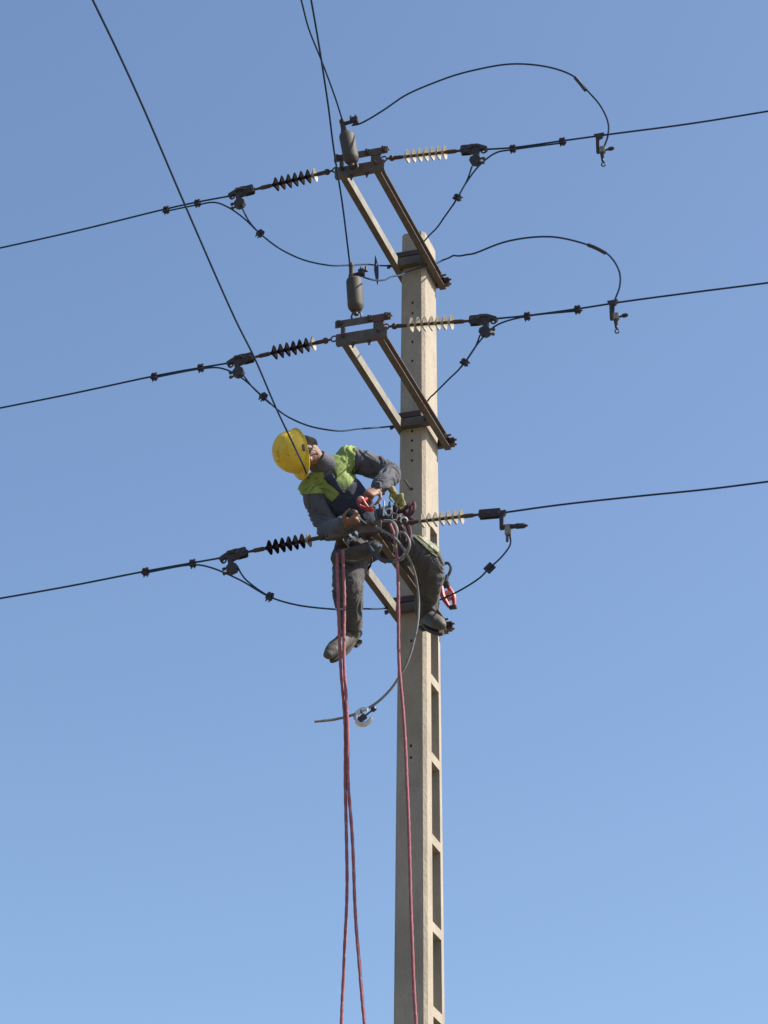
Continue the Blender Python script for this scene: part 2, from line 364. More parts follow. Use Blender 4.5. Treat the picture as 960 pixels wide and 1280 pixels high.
# ------------------------------------------------------------------ crossarms
def channel(mb, p0, p1, upv, side, h, b, t=0.007):   # web on the p0-p1 line, flanges towards side
    prof = [(0, -h / 2), (b, -h / 2), (b, -h / 2 + t), (t, -h / 2 + t), (t, h / 2 - t), (b, h / 2 - t), (b, h / 2), (0, h / 2)]
    return mb.prism(prof, p0, p1, side, upv)
def nut(mb, p, d, r=0.014, t=0.012):
    mb.lathe([(0, r), (t, r)], p, d, 6); return mb
arms = []
def crossarm(zc, label, lo=0.0, wb=0.096, top_bar=True, s_end=1.2):
    root = thing('crossarm', L(0, 0.1, zc), label, 'crossarm', 'steel crossarms bracketed to the pole')
    s0 = -0.15 - PD(zc) / 2 - 0.03
    for sg in (-1, 1):
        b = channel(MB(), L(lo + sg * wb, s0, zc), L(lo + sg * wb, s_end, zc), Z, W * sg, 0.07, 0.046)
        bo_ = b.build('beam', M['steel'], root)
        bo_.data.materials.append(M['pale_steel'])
        for p_ in bo_.data.polygons: p_.material_index = 1 if abs(p_.normal.dot(W)) > .7 and p_.area > .05 else 0  # webs paler, flanges darker: sunlit and shaded sides put into the colour
    # front end channel: web towards the camera
    channel(MB(), L(lo - 0.172, s_end + 0.035, zc), L(lo + 0.175, s_end + 0.035, zc), Z, -A, 0.078, 0.034).build('end_bar', M['steel'], root)
    # clamp bars in front of and behind the pole
    sb = -0.15 - PD(zc) / 2 + 0.024
    f = MB()
    channel(f, L(lo - 0.135, 0.062, zc + 0.002), L(lo + 0.118, 0.062, zc + 0.002), Z, -A, 0.062, 0.05)
    f.build('clamp_bar', M['steel'], root)
    f = MB(); f.box(L(-0.02, 0.052, zc + 0.062), (W, A, Z), (0.105, 0.006, 0.02)); f.box(L(-0.02, 0.03, zc + 0.045), (W, A, Z), (0.105, 0.024, 0.003))
    f.build('packing_bar', M['rusty'], root)
    f = MB(); channel(f, L(lo - 0.15, sb - 0.03, zc), L(lo + 0.175, sb - 0.03, zc), Z, A, 0.065, 0.028); f.build('rear_clamp_bar', M['steel'], root)
    # bolts
    for (l, s, d) in ((-0.125, 0.064, A), (0.105, 0.064, A), (-0.12, s_end + 0.036, A), (0.12, s_end + 0.036, A)):
        l += lo
        n_ = MB(); nut(n_, L(l, s, zc + (0.018 if s > 1 else 0.0)), d); n_.tube([L(l, s + 0.01, zc + (0.018 if s > 1 else 0)), L(l, s + 0.035, zc + (0.018 if s > 1 else 0))], 0.007, 6)
        n_.build('bolt', M['bolt'], root)
    for (l, s, dz) in ((0.16, -0.2, 0.0), (0.168, sb - 0.02, 0.02), (0.168, sb - 0.02, -0.018), (-0.16, 0.02, 0)):
        l += lo
        n_ = MB(); nut(n_, L(l - 0.03, s, zc + dz), W, 0.016, 0.016); n_.tube([L(l - 0.03, s, zc + dz), L(l + 0.022, s, zc + dz)], 0.008, 6); n_.build('bolt', M['bolt'], root)
    for l in (lo - 0.06, lo + 0.05):
        n_ = MB(); nut(n_, L(l, s_end + 0.018, zc - 0.04), -Z, 0.013, 0.012); n_.tube([L(l, s_end + 0.018, zc - 0.04), L(l, s_end + 0.018, zc - 0.07)], 0.007, 6); n_.build('bolt', M['bolt'], root)
    if top_bar:
        zu = zc + 0.118
        prof = [(0, -0.027), (0.006, -0.027), (0.006, 0.019), (0.045, 0.019), (0.045, 0.025), (0, 0.025)]
        MB().prism(prof, L(lo - 0.18, s_end + 0.03, zu), L(lo + 0.20, s_end + 0.03, zu), -A, Z).build('upper_bar', M['steel'], root)
        for l, w_ in ((lo - 0.13, 0.012), (lo + 0.115, 0.035)):
            st = MB(); st.box(L(l, s_end + 0.012, zc + 0.067), (W, A, Z), (w_, 0.014, 0.028)); st.build('stub', M['steel'], root)
        for l in (lo - 0.15, lo + 0.06, lo + 0.175):
            n_ = MB(); nut(n_, L(l, s_end + 0.032, zu), A, 0.02, 0.016); n_.tube([L(l, s_end + 0.04, zu), L(l, s_end + 0.07, zu)], 0.008, 6); n_.build('bolt', M['bolt'], root)
    return root
zA = [zat(513, 325, 0.06), zat(513, 527, 0.06), zat(513, 758, 0.06)]
crossarm(zA[0], 'uppermost weathered steel crossarm clamped just below the top of the pole', .015)
crossarm(zA[1], 'middle weathered steel crossarm, the one above the worker in the yellow helmet', .042)
crossarm(zA[2], 'lowest weathered steel crossarm, the one the worker sits on', .012, top_bar=False)
# shackle plates hanging from the lowest arm's end
sh1 = thing('shackle', P(442, 668, 1.27), 'shiny steel shackle on the lowest crossarm beside the right hand', 'shackle')
MB().torus(P(442, 668, 1.275), A + W * .4, 0.022, 0.008, 12, 6, 0.2, 4.4).build('bow', M['shiny'], sh1)
MB().tube([P(438, 671, 1.275), P(447, 670, 1.275)], 0.007, 8).build('pin', M['clamp'], sh1)

# ------------------------------------------------------------------ insulator strings (built along +X)
def local_thing(name): 
    o = bpy.data.objects.new(name, None); C.objects.link(o); o['_o'] = [0, 0, 0]; return o
X = V((1, 0, 0)); Y = V((0, 1, 0)); O = V((0, 0, 0))
def make_insulator(dark):
    LEN = 0.50
    r = local_thing('insulator')
    mb = MB(); mb.torus(V((-0.035, 0, 0)), Y, 0.020, 0.0055, 14, 6); mb.tube([V((-0.018, 0, 0)), V((0.02, 0, 0))], 0.008, 8); mb.build('eye_link', M['bolt'], r)
    mb = MB(); mb.lathe([(0.005, 0.012), (0.012, 0.02), (0.03, 0.021), (0.036, 0.014), (0.085, 0.0135), (0.095, 0.011)], O, X, 12); mb.build('end_fitting', M['rusty'], r)
    MB().tube([V((0.08, 0, 0)), V((0.43, 0, 0))], 0.0105, 10).build('rod', M['rod'], r)
    mb = MB(); mb.lathe([(0.40, 0.011), (0.41, 0.0145), (0.465, 0.0145), (0.475, 0.01), (0.50, 0.008), (0.515, 0.008)], O, X, 12); mb.build('end_fitting', M['rusty'], r)
    n = 7
    sd = MB()
    rs = 0.048
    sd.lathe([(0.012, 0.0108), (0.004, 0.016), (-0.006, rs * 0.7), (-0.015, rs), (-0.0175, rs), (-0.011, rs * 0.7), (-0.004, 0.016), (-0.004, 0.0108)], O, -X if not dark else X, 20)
    me = sd.mesh('shed', M['shed_shaded'] if dark else M['shed'], O, 40)
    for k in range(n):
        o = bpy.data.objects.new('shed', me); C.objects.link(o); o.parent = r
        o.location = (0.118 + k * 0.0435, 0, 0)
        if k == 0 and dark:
            me2 = me.copy(); me2.materials[0] = M['shed']; o.data = me2  # innermost left shed gets the pale copy, its brightness in the light painted in
    return r
def place_dir(o, p, d, upv=Z):
    d = V(d).normalized(); y = V(upv).cross(d).normalized(); z = d.cross(y)
    mm = Matrix((d, y, z)).transposed().to_4x4(); mm.translation = p; o.matrix_world = mm
ins_d = make_insulator(True); ins_l = make_insulator(False)
SE = 1.22
ins = [ # px start, px end, dark, label
    ((413, 214), (318, 237), True, 'dark ribbed insulator string on the left of the uppermost crossarm'),
    ((411, 425), (316, 447), True, 'dark ribbed insulator string left of the middle crossarm, crossed by a tap wire'),
    ((406, 671), (309, 690), True, 'dark ribbed insulator string on the left of the lowest crossarm, beside the worker'),
    ((486, 198), (578, 188), False, 'pale thin-shed insulator string against the sky on the right of the uppermost crossarm'),
    ((489, 408), (588, 401), False, 'pale thin-shed insulator string crossing in front of the pole at the middle crossarm'),
    ((504, 654), (600, 643), False, 'pale thin-shed insulator string at the right of the worker, above his knee')]
used = set()
for (a, b, dk, lab) in ins:
    src = ins_d if dk else ins_l
    o = src if dk not in used else copy_tree(src)
    used.add(dk)
    p, q = P(*a, SE), P(*b, SE)
    place_dir(o, p, q - p); k = (q - p).length / 0.515; o.scale = (k, k ** 0.5, k ** 0.5)
    tag(o, lab, 'insulator', 'insulator strings holding the conductors')
    print('ins', round((q - p).length, 3))

# ------------------------------------------------------------------ strain clamps (built along +X away from the pole, Z up)
def make_clamp():
    r = local_thing('strain_clamp')
    mb = MB()
    for y in (-0.018, 0.018): mb.box(V((0.022, y, 0.0)), (X, Y, Z), (0.038, 0.004, 0.030), 0.006)
    mb.build('clevis', M['clamp'], r)
    mb = MB(); mb.tube([V((0.0, -0.03, 0)), V((0.0, 0.03, 0))], 0.009, 8); mb.tube([V((0.042, -0.03, 0.004)), V((0.042, 0.03, 0.004))], 0.011, 8); mb.build('pin', M['bolt'], r)
    mb = MB()
    prof = [(0.03, 0.028), (0.05, 0.038), (0.10, 0.036), (0.165, 0.010), (0.172, -0.004), (0.165, -0.020), (0.152, -0.024), (0.152, -0.012), (0.14, -0.006), (0.118, -0.012), (0.10, -0.038), (0.055, -0.03), (0.03, -0.02)]
    mb.prism(prof, V((0, -0.014, 0)), V((0, 0.014, 0)), X, Z); mb.build('clamp_body', M['clamp'], r)
    mb = MB(); mb.torus(V((0.145, 0, -0.018)), Y, 0.016, 0.006, 12, 6); mb.build('keeper', M['clamp'], r)
    for x in (0.07, 0.10):
        mb = MB(); mb.tube([V((x, -0.034, 0.018)), V((x, 0.034, 0.018))], 0.006, 6); nut(mb, V((x, 0.018, 0.018)), Y, 0.013, 0.01); mb.build('bolt', M['bolt'], r)
    # hanging connector below
    mb = MB(); mb.prism([(0.085, -0.03), (0.115, -0.03), (0.112, -0.06), (0.128, -0.075), (0.128, -0.11), (0.105, -0.125), (0.07, -0.118), (0.055, -0.095), (0.06, -0.07), (0.085, -0.055)], V((0, -0.02, 0)), V((0, 0.02, 0)), X, Z)
    mb.build('hanger', M['clamp'], r)
    for (dz) in (-0.072, -0.105):
        mb = MB(); mb.tube([V((0.115, 0, dz)), V((0.160, 0, dz - 0.008))], 0.0065, 6); mb.tube([V((0.14, 0, dz - 0.004)), V((0.158, 0, dz - 0.007))], 0.011, 6); mb.build('bolt', M['bolt'], r)
    return r
cl0 = make_clamp(); first = True
cl = [((315, 237), (292, 243), "bolted strain clamp ending the left insulator of the uppermost crossarm"),
      ((314, 447), (290, 453), "bolted strain clamp of the middle crossarm's left insulator, crossed by the tap wire"),
      ((306, 690.5), (282, 697), "bolted strain clamp ending the left insulator of the lowest crossarm"),
      ((579, 188), (602, 186), "bolted strain clamp ending the right insulator of the uppermost crossarm"),
      ((590, 401), (614, 399), "bolted strain clamp ending the right insulator of the middle crossarm")]
for (a, b, lab) in cl:
    o = cl0 if first else copy_tree(cl0); first = False
    p, q = P(*a, SE), P(*b, SE); place_dir(o, p, q - p); tag(o, lab, 'strain clamp', 'strain clamps')

# ------------------------------------------------------------------ conductors and jumpers
RC = 0.0062
def ext(p, q, dist, sag):
    d = (q - p); d.z = d.z; dh = V((d.x, d.y, 0)); sl = d.z / dh.length; dh.normalize()
    return [q + dh * x + Z * (sl * x + sag * x * x) for x in (dist * .25, dist * .5, dist)]
def conductor(pts, lab):
    w3 = [P(x, y, SE) for x, y in pts]; w3 += ext(w3[-2], w3[-1], 24, 0.0016)
    cable('conductor', w3, RC, M['wire'], lab, 'power line', 'conductors strung to the neighbouring poles', 6)
conductor([(293, 244), (247, 252.5), (208, 261), (100, 287.5), (0, 310)], 'top conductor running left from the uppermost crossarm')
conductor([(291, 453), (251, 459.5), (193, 470), (95, 491), (0, 510)], 'conductor running left from the middle crossarm, crossed by the longest tap wire')
conductor([(284, 696), (241, 703.5), (182, 714), (90, 732), (0, 748)], 'conductor running left from the lowest crossarm, beside the worker')
conductor([(600, 187), (641, 184.5), (703, 176), (765, 167.5), (860, 155), (960, 139)], 'conductor running right from the uppermost crossarm')
conductor([(612, 399), (659, 394.5), (722, 386), (780, 377), (870, 365), (960, 353.5)], 'conductor running right from the middle crossarm')
conductor([(628, 641), (700, 631), (800, 620), (880, 612), (960, 602)], 'conductor running right from the lowest crossarm, carrying no jumper joints')

def jp(pts): return [P(x, y, s) for x, y, s in pts]
LO = (.015, .042, .012)
def through(i, a=-0.16, b=.085):         # laid inside the hollow clamp bar, then along the inner side of the right beam
    z = zA[i]; return [L(a + LO[i], .035, z), L(-.06, .035, z), L(b, .035, z), L(b + LO[i], .10, z), L(b + LO[i], .17, z + .01)]
def jumper(pts, lab, r=0.0056, m='wire'): return cable('jumper_cable', [p if isinstance(p, Vector) else P(*p) for p in pts], r, M[m], lab, 'jumper cable', 'jumper cables looping round the pole')
def S(pts, s=SE): return [(x, y, s) for x, y in pts]
# the loops: the two halves of each jumper meet on the front clamp bar
jumper(S([(203, 265), (247, 256), (268, 253), (285, 259), (305, 273), (325, 292), (350, 311), (380, 325), (410, 331.5)]) + [(436, 331.5, 1.0), (458, 330.5, .6)] + through(0),
       'drooping jumper cable from the left conductor of the uppermost crossarm to the pole top')
jumper([through(0)[-1], (535, 296, .22), (545, 286, .4), (555, 272, .8), (572, 247, SE), (583, 228, SE), (600, 206, SE), (620, 191, SE), (641, 187, SE), (708, 178, SE)],
       'jumper cable rising right from the pole top to the right conductor of the uppermost crossarm')
jumper(S([(188, 473), (251, 461), (275, 460), (300, 471), (328, 495), (355, 518), (385, 532), (415, 538)]) + [(450, 536, .7)] + through(1),
       'drooping jumper cable passing just above the yellow helmet to the middle crossarm')
jumper([through(1)[-1], (536, 499, .22), (542, 493, .35), (560, 475, .8), (581, 453, SE), (600, 426, SE), (620, 407, SE), (655, 396, SE), (728, 388, SE)],
       'jumper cable rising right from the middle crossarm to the right conductor')
jumper(S([(177, 717), (241, 706), (262, 709), (300, 725), (337, 746), (370, 756), (410, 761)]) + [(450, 761, .7), (474, 761, .3), (487, 760, 0.1)],
       'drooping jumper cable passing behind the dangling leg to the lowest crossarm')
jumper([(547, 751, -.25), (556, 747, -.15), (575, 738, .3), (600, 722, .9), (612, 710, SE), (628, 695, SE), (638, 680, SE), (637, 668, SE)],
       'short curved jumper cable hanging from the right conductor end behind the boot')
for pts, lab in ((S([(302, 259), (311, 276), (325, 292), (335, 300)]), 'short tail cable under the left clamp of the uppermost crossarm'),
                 (S([(303, 467), (313, 481), (328, 496), (338, 505)]), 'short tail cable under the left clamp of the middle crossarm'),
                 (S([(297, 709), (305, 722), (320, 735), (337, 746)]), 'short tail cable under the left clamp of the lowest crossarm'),
                 (S([(590, 208), (584, 225), (572, 247), (566, 257)]), 'short tail cable under the right clamp of the uppermost crossarm'),
                 (S([(600, 419), (594, 434), (581, 453), (575, 460)]), 'short tail cable under the right clamp of the middle crossarm')):
    cable('tail_cable', jp(pts), 0.0055, M['wire'], lab, 'tail cable', 'short tail cables under the strain clamps')

# parallel groove connectors
def make_pg():
    r = local_thing('wire_connector')
    MB().box(V((0, 0, 0.011)), (X, Y, Z), (0.020, 0.017, 0.010), 0.004).build('upper_jaw', M['connector'], r)
    MB().box(V((0, 0, -0.011)), (X, Y, Z), (0.020, 0.017, 0.010), 0.004).build('lower_jaw', M['connector'], r)
    for x in (-0.011, 0.011):
        mb = MB(); mb.tube([V((x, 0, -0.035)), V((x, 0, 0.03))], 0.0045, 6); nut(mb, V((x, 0, 0.021)), Z, 0.0095, 0.008); mb.build('bolt', M['connector'], r)
    return r
pg0 = make_pg(); first = True
pg = [((208, 262.5), (240, 256), 'outermost wire connector on the left conductor of the uppermost crossarm'),
      ((247, 254), (280, 247), "wire connector on the uppermost crossarm's left conductor, just right of the crossing tap wire"),
      ((325, 292), (350, 311), 'wire connector on the drooping jumper under the left insulator of the uppermost crossarm'),
      ((193, 471), (250, 460), 'outermost wire connector on the left conductor of the middle crossarm'),
      ((251, 460), (290, 453), 'wire connector on the left conductor of the middle crossarm, nearest its strain clamp'),
      ((329, 496), (345, 509), 'wire connector on the drooping jumper next to the longest tap wire'),
      ((182, 715), (240, 704), 'outermost wire connector on the left conductor of the lowest crossarm'),
      ((241, 704.5), (280, 697), 'wire connector on the left conductor of the lowest crossarm, nearest its strain clamp'),
      ((337, 746), (355, 752), 'wire connector on the drooping jumper left of the dangling leg'),
      ((641, 186), (680, 180), 'wire connector on the right conductor of the uppermost crossarm, nearest its strain clamp'),
      ((703, 177), (740, 171), 'outer wire connector on the right conductor of the uppermost crossarm'),
      ((572, 247), (582, 230), 'wire connector on the rising jumper right of the uppermost crossarm'),
      ((659, 395.5), (700, 390), 'wire connector on the right conductor of the middle crossarm, nearest its strain clamp'),
      ((722, 387), (760, 381), 'outer wire connector on the right conductor of the middle crossarm'),
      ((581, 453), (592, 438), 'wire connector on the rising jumper right of the middle crossarm')]
for (a, b, lab) in pg:
    o = pg0 if first else copy_tree(pg0); first = False
    p, q = P(*a, SE), P(*b, SE); place_dir(o, p, q - p); tag(o, lab, 'wire connector', 'bolted wire connectors')
# square tag on the lowest right jumper
tg = thing('cable_tag', P(612, 710, SE), 'square black tag on the curved jumper right of the worker', 'cable tag')
d1 = (P(616, 706, SE) - P(608, 714, SE)).normalized(); d2 = A.cross(d1).normalized()
MB().box(P(612, 710, SE), (d1, d2, A), (0.030, 0.028, 0.006), 0.003).build('plate', M['sleeve'], tg)
MB().box(P(612, 710, SE), (d1, d2, A), (0.012, 0.012, 0.014), 0.003).build('clip', M['connector'], tg)

# lowest right: dead end link with L-bracket and torpedo
lb = thing('line_end_bracket', P(600, 643, SE), "dark bracket with pointed knob hanging where the lowest crossarm's right conductor ends", 'bracket')
p, q = P(600, 643.5, SE), P(630, 641, SE); d = (q - p).normalized(); u = d.cross(A) * -1
if u.z < 0: u = -u
mb = MB()
for y in (-0.016, 0.016): mb.box((p + q) / 2 - d * .012 + A * y, (d, u, A), (0.070, 0.028, 0.004), 0.005)
mb.build('link_plate', M['clamp'], lb)
for t in (0.1, 0.42, 0.75):
    mb = MB(); c_ = p.lerp(q, t); mb.tube([c_ - A * .03, c_ + A * .03], 0.008, 6); nut(mb, c_ + A * .02, A, .013, .01); mb.build('bolt', M['bolt'], lb)
mb = MB(); mb.prism([(-0.028, 0.012), (0.03, 0.012), (0.026, -0.012), (0.012, -0.03), (0.012, -0.115), (-0.012, -0.115), (-0.012, -0.04), (-0.02, -0.012)], P(627, 641, SE) - A * .012, P(627, 641, SE) + A * .012, W, Z); mb.build('hanging_arm', M['clamp'], lb)
a_, b_ = P(626, 659, SE), P(656, 657, SE)
MB().lathe([(0, .014), (.05, .017), (.09, .014), (.1, .018), (.145, .017), (.172, .004)], a_, b_ - a_, 10).build('knob', M['connector'], lb)
mb = MB(); mb.box(P(635, 663, SE), (W, A, Z), (0.018, 0.018, 0.034), 0.005); mb.build('jaw', M['pale_steel'], lb)
mb = MB(); mb.tube([P(634, 668, SE), P(634, 677, SE)], 0.009, 8); mb.build('clamp_screw', M['bolt'], lb)

# hot line clamps hanging on the right conductors
def hot_clamp(px, py, lab):
    r = thing('hot_line_clamp', P(px, py, SE), lab, 'line clamp', 'line clamps hanging on the right conductors')
    o_ = P(px, py, SE); sc_ = 1.0
    def q(x, y): return P(px + x, py + y, SE)
    mb = MB(); mb.prism([(-0.035, 0.010), (0.035, 0.010), (0.02, -0.018), (-0.01, -0.03), (-0.02, -0.018)], o_ - A * .014, o_ + A * .014, W, Z); mb.build('saddle', M['clamp'], r)
    mb = MB(); c0, c1 = q(-2, 3), q(-1.2, 22); dd = (c1 - c0); mb.box((c0 + c1) / 2, (W, A, Z), (0.011, 0.012, abs(dd.z) / 2), .003); mb.build('back_arm', M['clamp'], r)
    mb = MB(); mb.box(q(4.2, 18), (W, A, Z), (0.020, 0.016, 0.026), 0.006); mb.build('jaw', M['pale_steel'], r)
    mb = MB(); mb.lathe([(0, 0.007), (0.018, 0.007), (0.022, .013), (0.045, 0.014), (0.058, 0.006)], q(8, 18), q(14, 16.5) - q(8, 18), 10); mb.build('knob', M['connector'], r)
    mb = MB(); mb.tube([q(3.5, 22), q(4.6, 32)], [0.014, 0.010], 8); mb.build('clamp_screw', M['clamp'], r)
    mb = MB(); mb.torus(q(5.4, 36), A, 0.014, 0.0045, 12, 6); mb.build('eye', M['bolt'], r)
    return r
hot_clamp(749, 169.5, 'line clamp with eye screw below the right conductor of the uppermost crossarm')
hot_clamp(766, 378, 'line clamp with eye screw below the right conductor of the middle crossarm')

# leads from the surge arresters
def lead(pts, lab): return cable('lead_cable', jp(pts), 0.0062, M['lead'], lab, 'lead cable', 'lead cables of the surge arresters', wob=0.012)
lead(S([(440, 157), (449, 155), (480, 137.5), (510, 118), (560, 97), (600, 87), (645, 80), (690, 84), (717, 95), (735, 115), (752, 135), (761, 155), (760, 170), (754, 186)]),
     'arched grey cable from the uppermost surge arrester to the line clamp at right')
lead([(449, 343, 1.2), (457, 347, 1.2), (468, 350, 1.1), (480, 350, .9), (497, 344, .35), (518, 338, .06), (532, 334, .02), (545, 329, -.24), (554, 324.5, -.33), (572, 320, .2), (600, 314.5, .8), (640, 302, 1.1), (680, 296, SE), (700, 297, SE), (735, 306, SE), (760, 318, SE), (775, 340, SE), (776, 358, SE), (769, 378, SE), (768, 392, SE)],
     "arched grey cable from the lower surge arrester past the pole to a line clamp")
for pts, lab in (([(719, 97), (725, 104), (732, 113)], 'black sleeve on the upper arched cable'), ([(735, 306), (746, 310.5), (757, 316.5)], 'black sleeve on the lower arched cable')):
    tag(MB().tube(smooth_path([P(x, y, SE) for x, y in pts], 3), 0.0125, 8).build('cable_sleeve', M['sleeve']), lab, 'cable sleeve', 'cable sleeves')
ft = thing('marker_flag', P(471, 335, .75), 'narrow dark blue flag tied to the cable beside the lower surge arrester', 'flag')
MB().lathe([(0, 0.002), (0.06, 0.014), (0.13, 0.02), (0.2, 0.009), (0.24, 0.002)], P(472, 356, .75), P(469, 318, .75) - P(472, 356, .75), 8, 1, .4).build('cloth', M['tape'], ft)
MB().torus(P(471, 332, .75), W, 0.012, 0.004, 10, 6).build('tie', M['tape'], ft)

# ------------------------------------------------------------------ surge arresters
def arrester(base, topc, lab, r=0.053, lug=0.092):
    d = (topc - base); Lh = d.length; d.normalize()
    t = thing('surge_arrester', base - d * 0.06, lab, 'surge arrester', 'surge arresters on the crossarm ends')
    prof = [(-.012, 0.022), (-.004, 0.034), (0.02, r * .93), (0.035, r), (Lh - 0.02, r), (Lh - .006, r * .93), (Lh, r * .8)]
    MB().lathe(prof, base, d, 20).build('housing', M['arrester'], t)
    MB().lathe([(-0.035, 0.017), (0.002, 0.019)], base, d, 8).build('stem', M['bolt'], t)
    MB().torus(base - d * 0.045, A, 0.034, 0.007, 14, 6).build('base_ring', M['bolt'], t)
    tp = base + d * Lh
    mb = MB(); mb.torus(tp + A * .03 - d * .025, A, 0.016, 0.006, 12, 6); mb.build('plate_eye', M['shiny'], t)
    mb = MB(); mb.lathe([(0, 0.026), (0.03, 0.024), (0.045, 0.019), (0.10, 0.017), (0.105, 0.02), (0.125, 0.018)], tp - W * .012, d, 10); mb.build('terminal', M['rusty'], t)
    mb = MB(); q0 = tp + d * lug; q1 = q0 + W * (0.10 if lug > .05 else .075) + d * .012
    mb.tube([q0, q1], [0.014, 0.012], 8)
    mb.box(q1 - W * .02, (W, A, Z), (0.02, 0.02, 0.022), .004)
    for x in (0.055, 0.088): mb.lathe([(0, .012), (.03, .011), (.045, .003)], q0 + W * x + d * .015, d, 6)
    mb.build('lug', M['connector'], t); return t
arrester(P(440, 203, 1.28), P(433, 168, 1.28), 'capsule-shaped grey surge arrester at the top, on the uppermost crossarm')
arrester(P(445, 388, 1.22), P(442.5, 349, 1.22), 'capsule-shaped grey surge arrester on the middle crossarm, below the first one', lug=.03)

# ------------------------------------------------------------------ tap wires coming from over the camera
def tap(pts, z, tail, lab):
    w3 = [PZ(x, y, z) for x, y in pts]; d = (w3[0] - w3[1]).normalized(); pre = [w3[0] + d * 14, w3[0] + d * 6]
    q = pre + w3 + tail
    cable('tap_wire', q, 0.0060, M['wire'], lab, 'power line', 'tap wires coming in from overhead', 6)
tp1 = P(428.5, 152, 1.28); tap([(376.5, 0), (386, 36), (402, 76), (419, 122)], tp1.z, [tp1], 'tap wire ending on the uppermost surge arrester')
tp2 = P(437, 328, 1.22); tap([(389, 0), (398, 52), (410, 130), (417, 185), (428, 255)], tp2.z, [tp2], 'tap wire passing in front of the uppermost crossarm to the lower surge arrester')
zt = P(366, 554, 1.54).z
tap([(116, 0), (146, 62), (178, 132), (232, 258), (294.5, 400), (318, 447), (346, 512), (366, 554)], zt,
    [P(377, 577, 1.54), P(381, 586, 1.46), P(384, 595, 1.22), P(392, 612, .98), P(415, 655, .95), P(428, 676, 1.15)],
    'longest tap wire, running down across the yellow helmet')

# ------------------------------------------------------------------ ropes
def rope(pts, lab, r=0.0102, grp='hand lines hanging from the lowest crossarm'):
    w3 = [P(x, y, s) for x, y, s in pts]; d = (w3[-1] - w3[-2]).normalized(); last = w3[-1]
    d.z = -abs(d.z)
    w3 += [last + V((d.x * 1.5, d.y * 1.5, -1.5)) + W * .05, V((last.x + .1, last.y - .05, 0.9)), V((last.x + .25, last.y - .3, 0.02)), V((last.x + .8, last.y - .5, 0.012))]
    q = smooth_path(w3, 10)
    for i in range(1, len(q) - 1): q[i] = q[i] + W * (noise.noise(q[i] * 1.9 + V((r * 900, 0, 0))) * 0.014)
    # three strands laid round each other
    mb = MB(); n = 8; dens = []
    for i in range(len(q) - 1):
        k = max(1, int((q[i + 1] - q[i]).length / 0.02))
        for j in range(k): dens.append(q[i].lerp(q[i + 1], j / k))
    rad = [r * (1 + 0.10 * math.sin(i * 2.1)) for i in range(len(dens))]
    mb.tube(dens, rad, 7)
    return tag(mb.build('rope', M['rope_red'], sharp=80), lab, 'rope', grp)
rope([(421, 692, 1.27), (420.5, 715, 1.27), (422, 745, 1.27), (425, 790, 1.27), (428, 850, 1.27), (431, 910, 1.27), (432.5, 975, 1.27), (433, 1050, 1.27), (434, 1130, 1.27), (430, 1200, 1.27), (427, 1290, 1.27)], 'left strand of the red hand line hanging over the dangling leg')
rope([(428, 688, 1.27), (428.5, 715, 1.27), (430, 750, 1.27), (431, 800, 1.27), (432, 850, 1.28), (434, 910, 1.28), (436, 975, 1.27), (440.5, 1050, 1.27), (444.5, 1130, 1.27), (449, 1200, 1.27), (457, 1290, 1.27)], 'right strand of the red hand line, the one that bends right below')
rope([(488, 655, 1.3), (493, 668, 1.31), (496, 700, 1.3), (497, 760, 1.25), (499, 830, 1.2), (503, 900, 1.2), (507, 960, 1.2), (511, 1050, 1.2), (515, 1160, 1.2), (520, 1290, 1.2)], 'single red rope hanging in front of the pole')
o = cable('grey_cable', [P(x, y, s) for x, y, s in ((470, 658, 1.33), (480, 664, 1.35), (494, 673, 1.36), (508, 692, 1.33), (518, 715, 1.2), (523, 745, 1.1), (522.5, 775, 1.1), (517, 803, 1.1), (509, 828, 1.1), (499, 846, 1.1), (488, 862, 1.1), (470, 879, 1.12), (448, 891, 1.15), (420, 899, 1.2), (393, 902, 1.25))], 0.008, M['rope_grey'],
      'thin grey cable curling down past the pole and ending in mid air at left', 'cable')
cable('grey_cable', [P(x, y, s) for x, y, s in ((480, 651, 1.33), (490, 652, 1.35), (496, 662, 1.36), (495, 672, 1.35), (493, 690, 1.3))], 0.010, M['rope_grey'], 'short pale cable loop beside the hands', 'cable', 'pale cable loops')
cable('grey_cable', [P(x, y, s) for x, y, s in ((500, 665, 1.28), (507, 668, 1.33), (512, 680, 1.35), (508, 692, 1.33), (500, 699, 1.3), (491, 703, 1.26))], 0.009, M['rope_grey'], 'pale cable loop next to the red rope under the hands', 'cable', 'pale cable loops')
cable('hose_loop', [P(x, y, s) for x, y, s in ((462, 684, 1.2), (468, 692, 1.25), (476, 699, 1.27), (487, 701.5, 1.27), (500, 699, 1.2), (508, 690, 1.1))], 0.013, M['hose'], 'dark hose loop hanging under the lowest crossarm', 'hose')
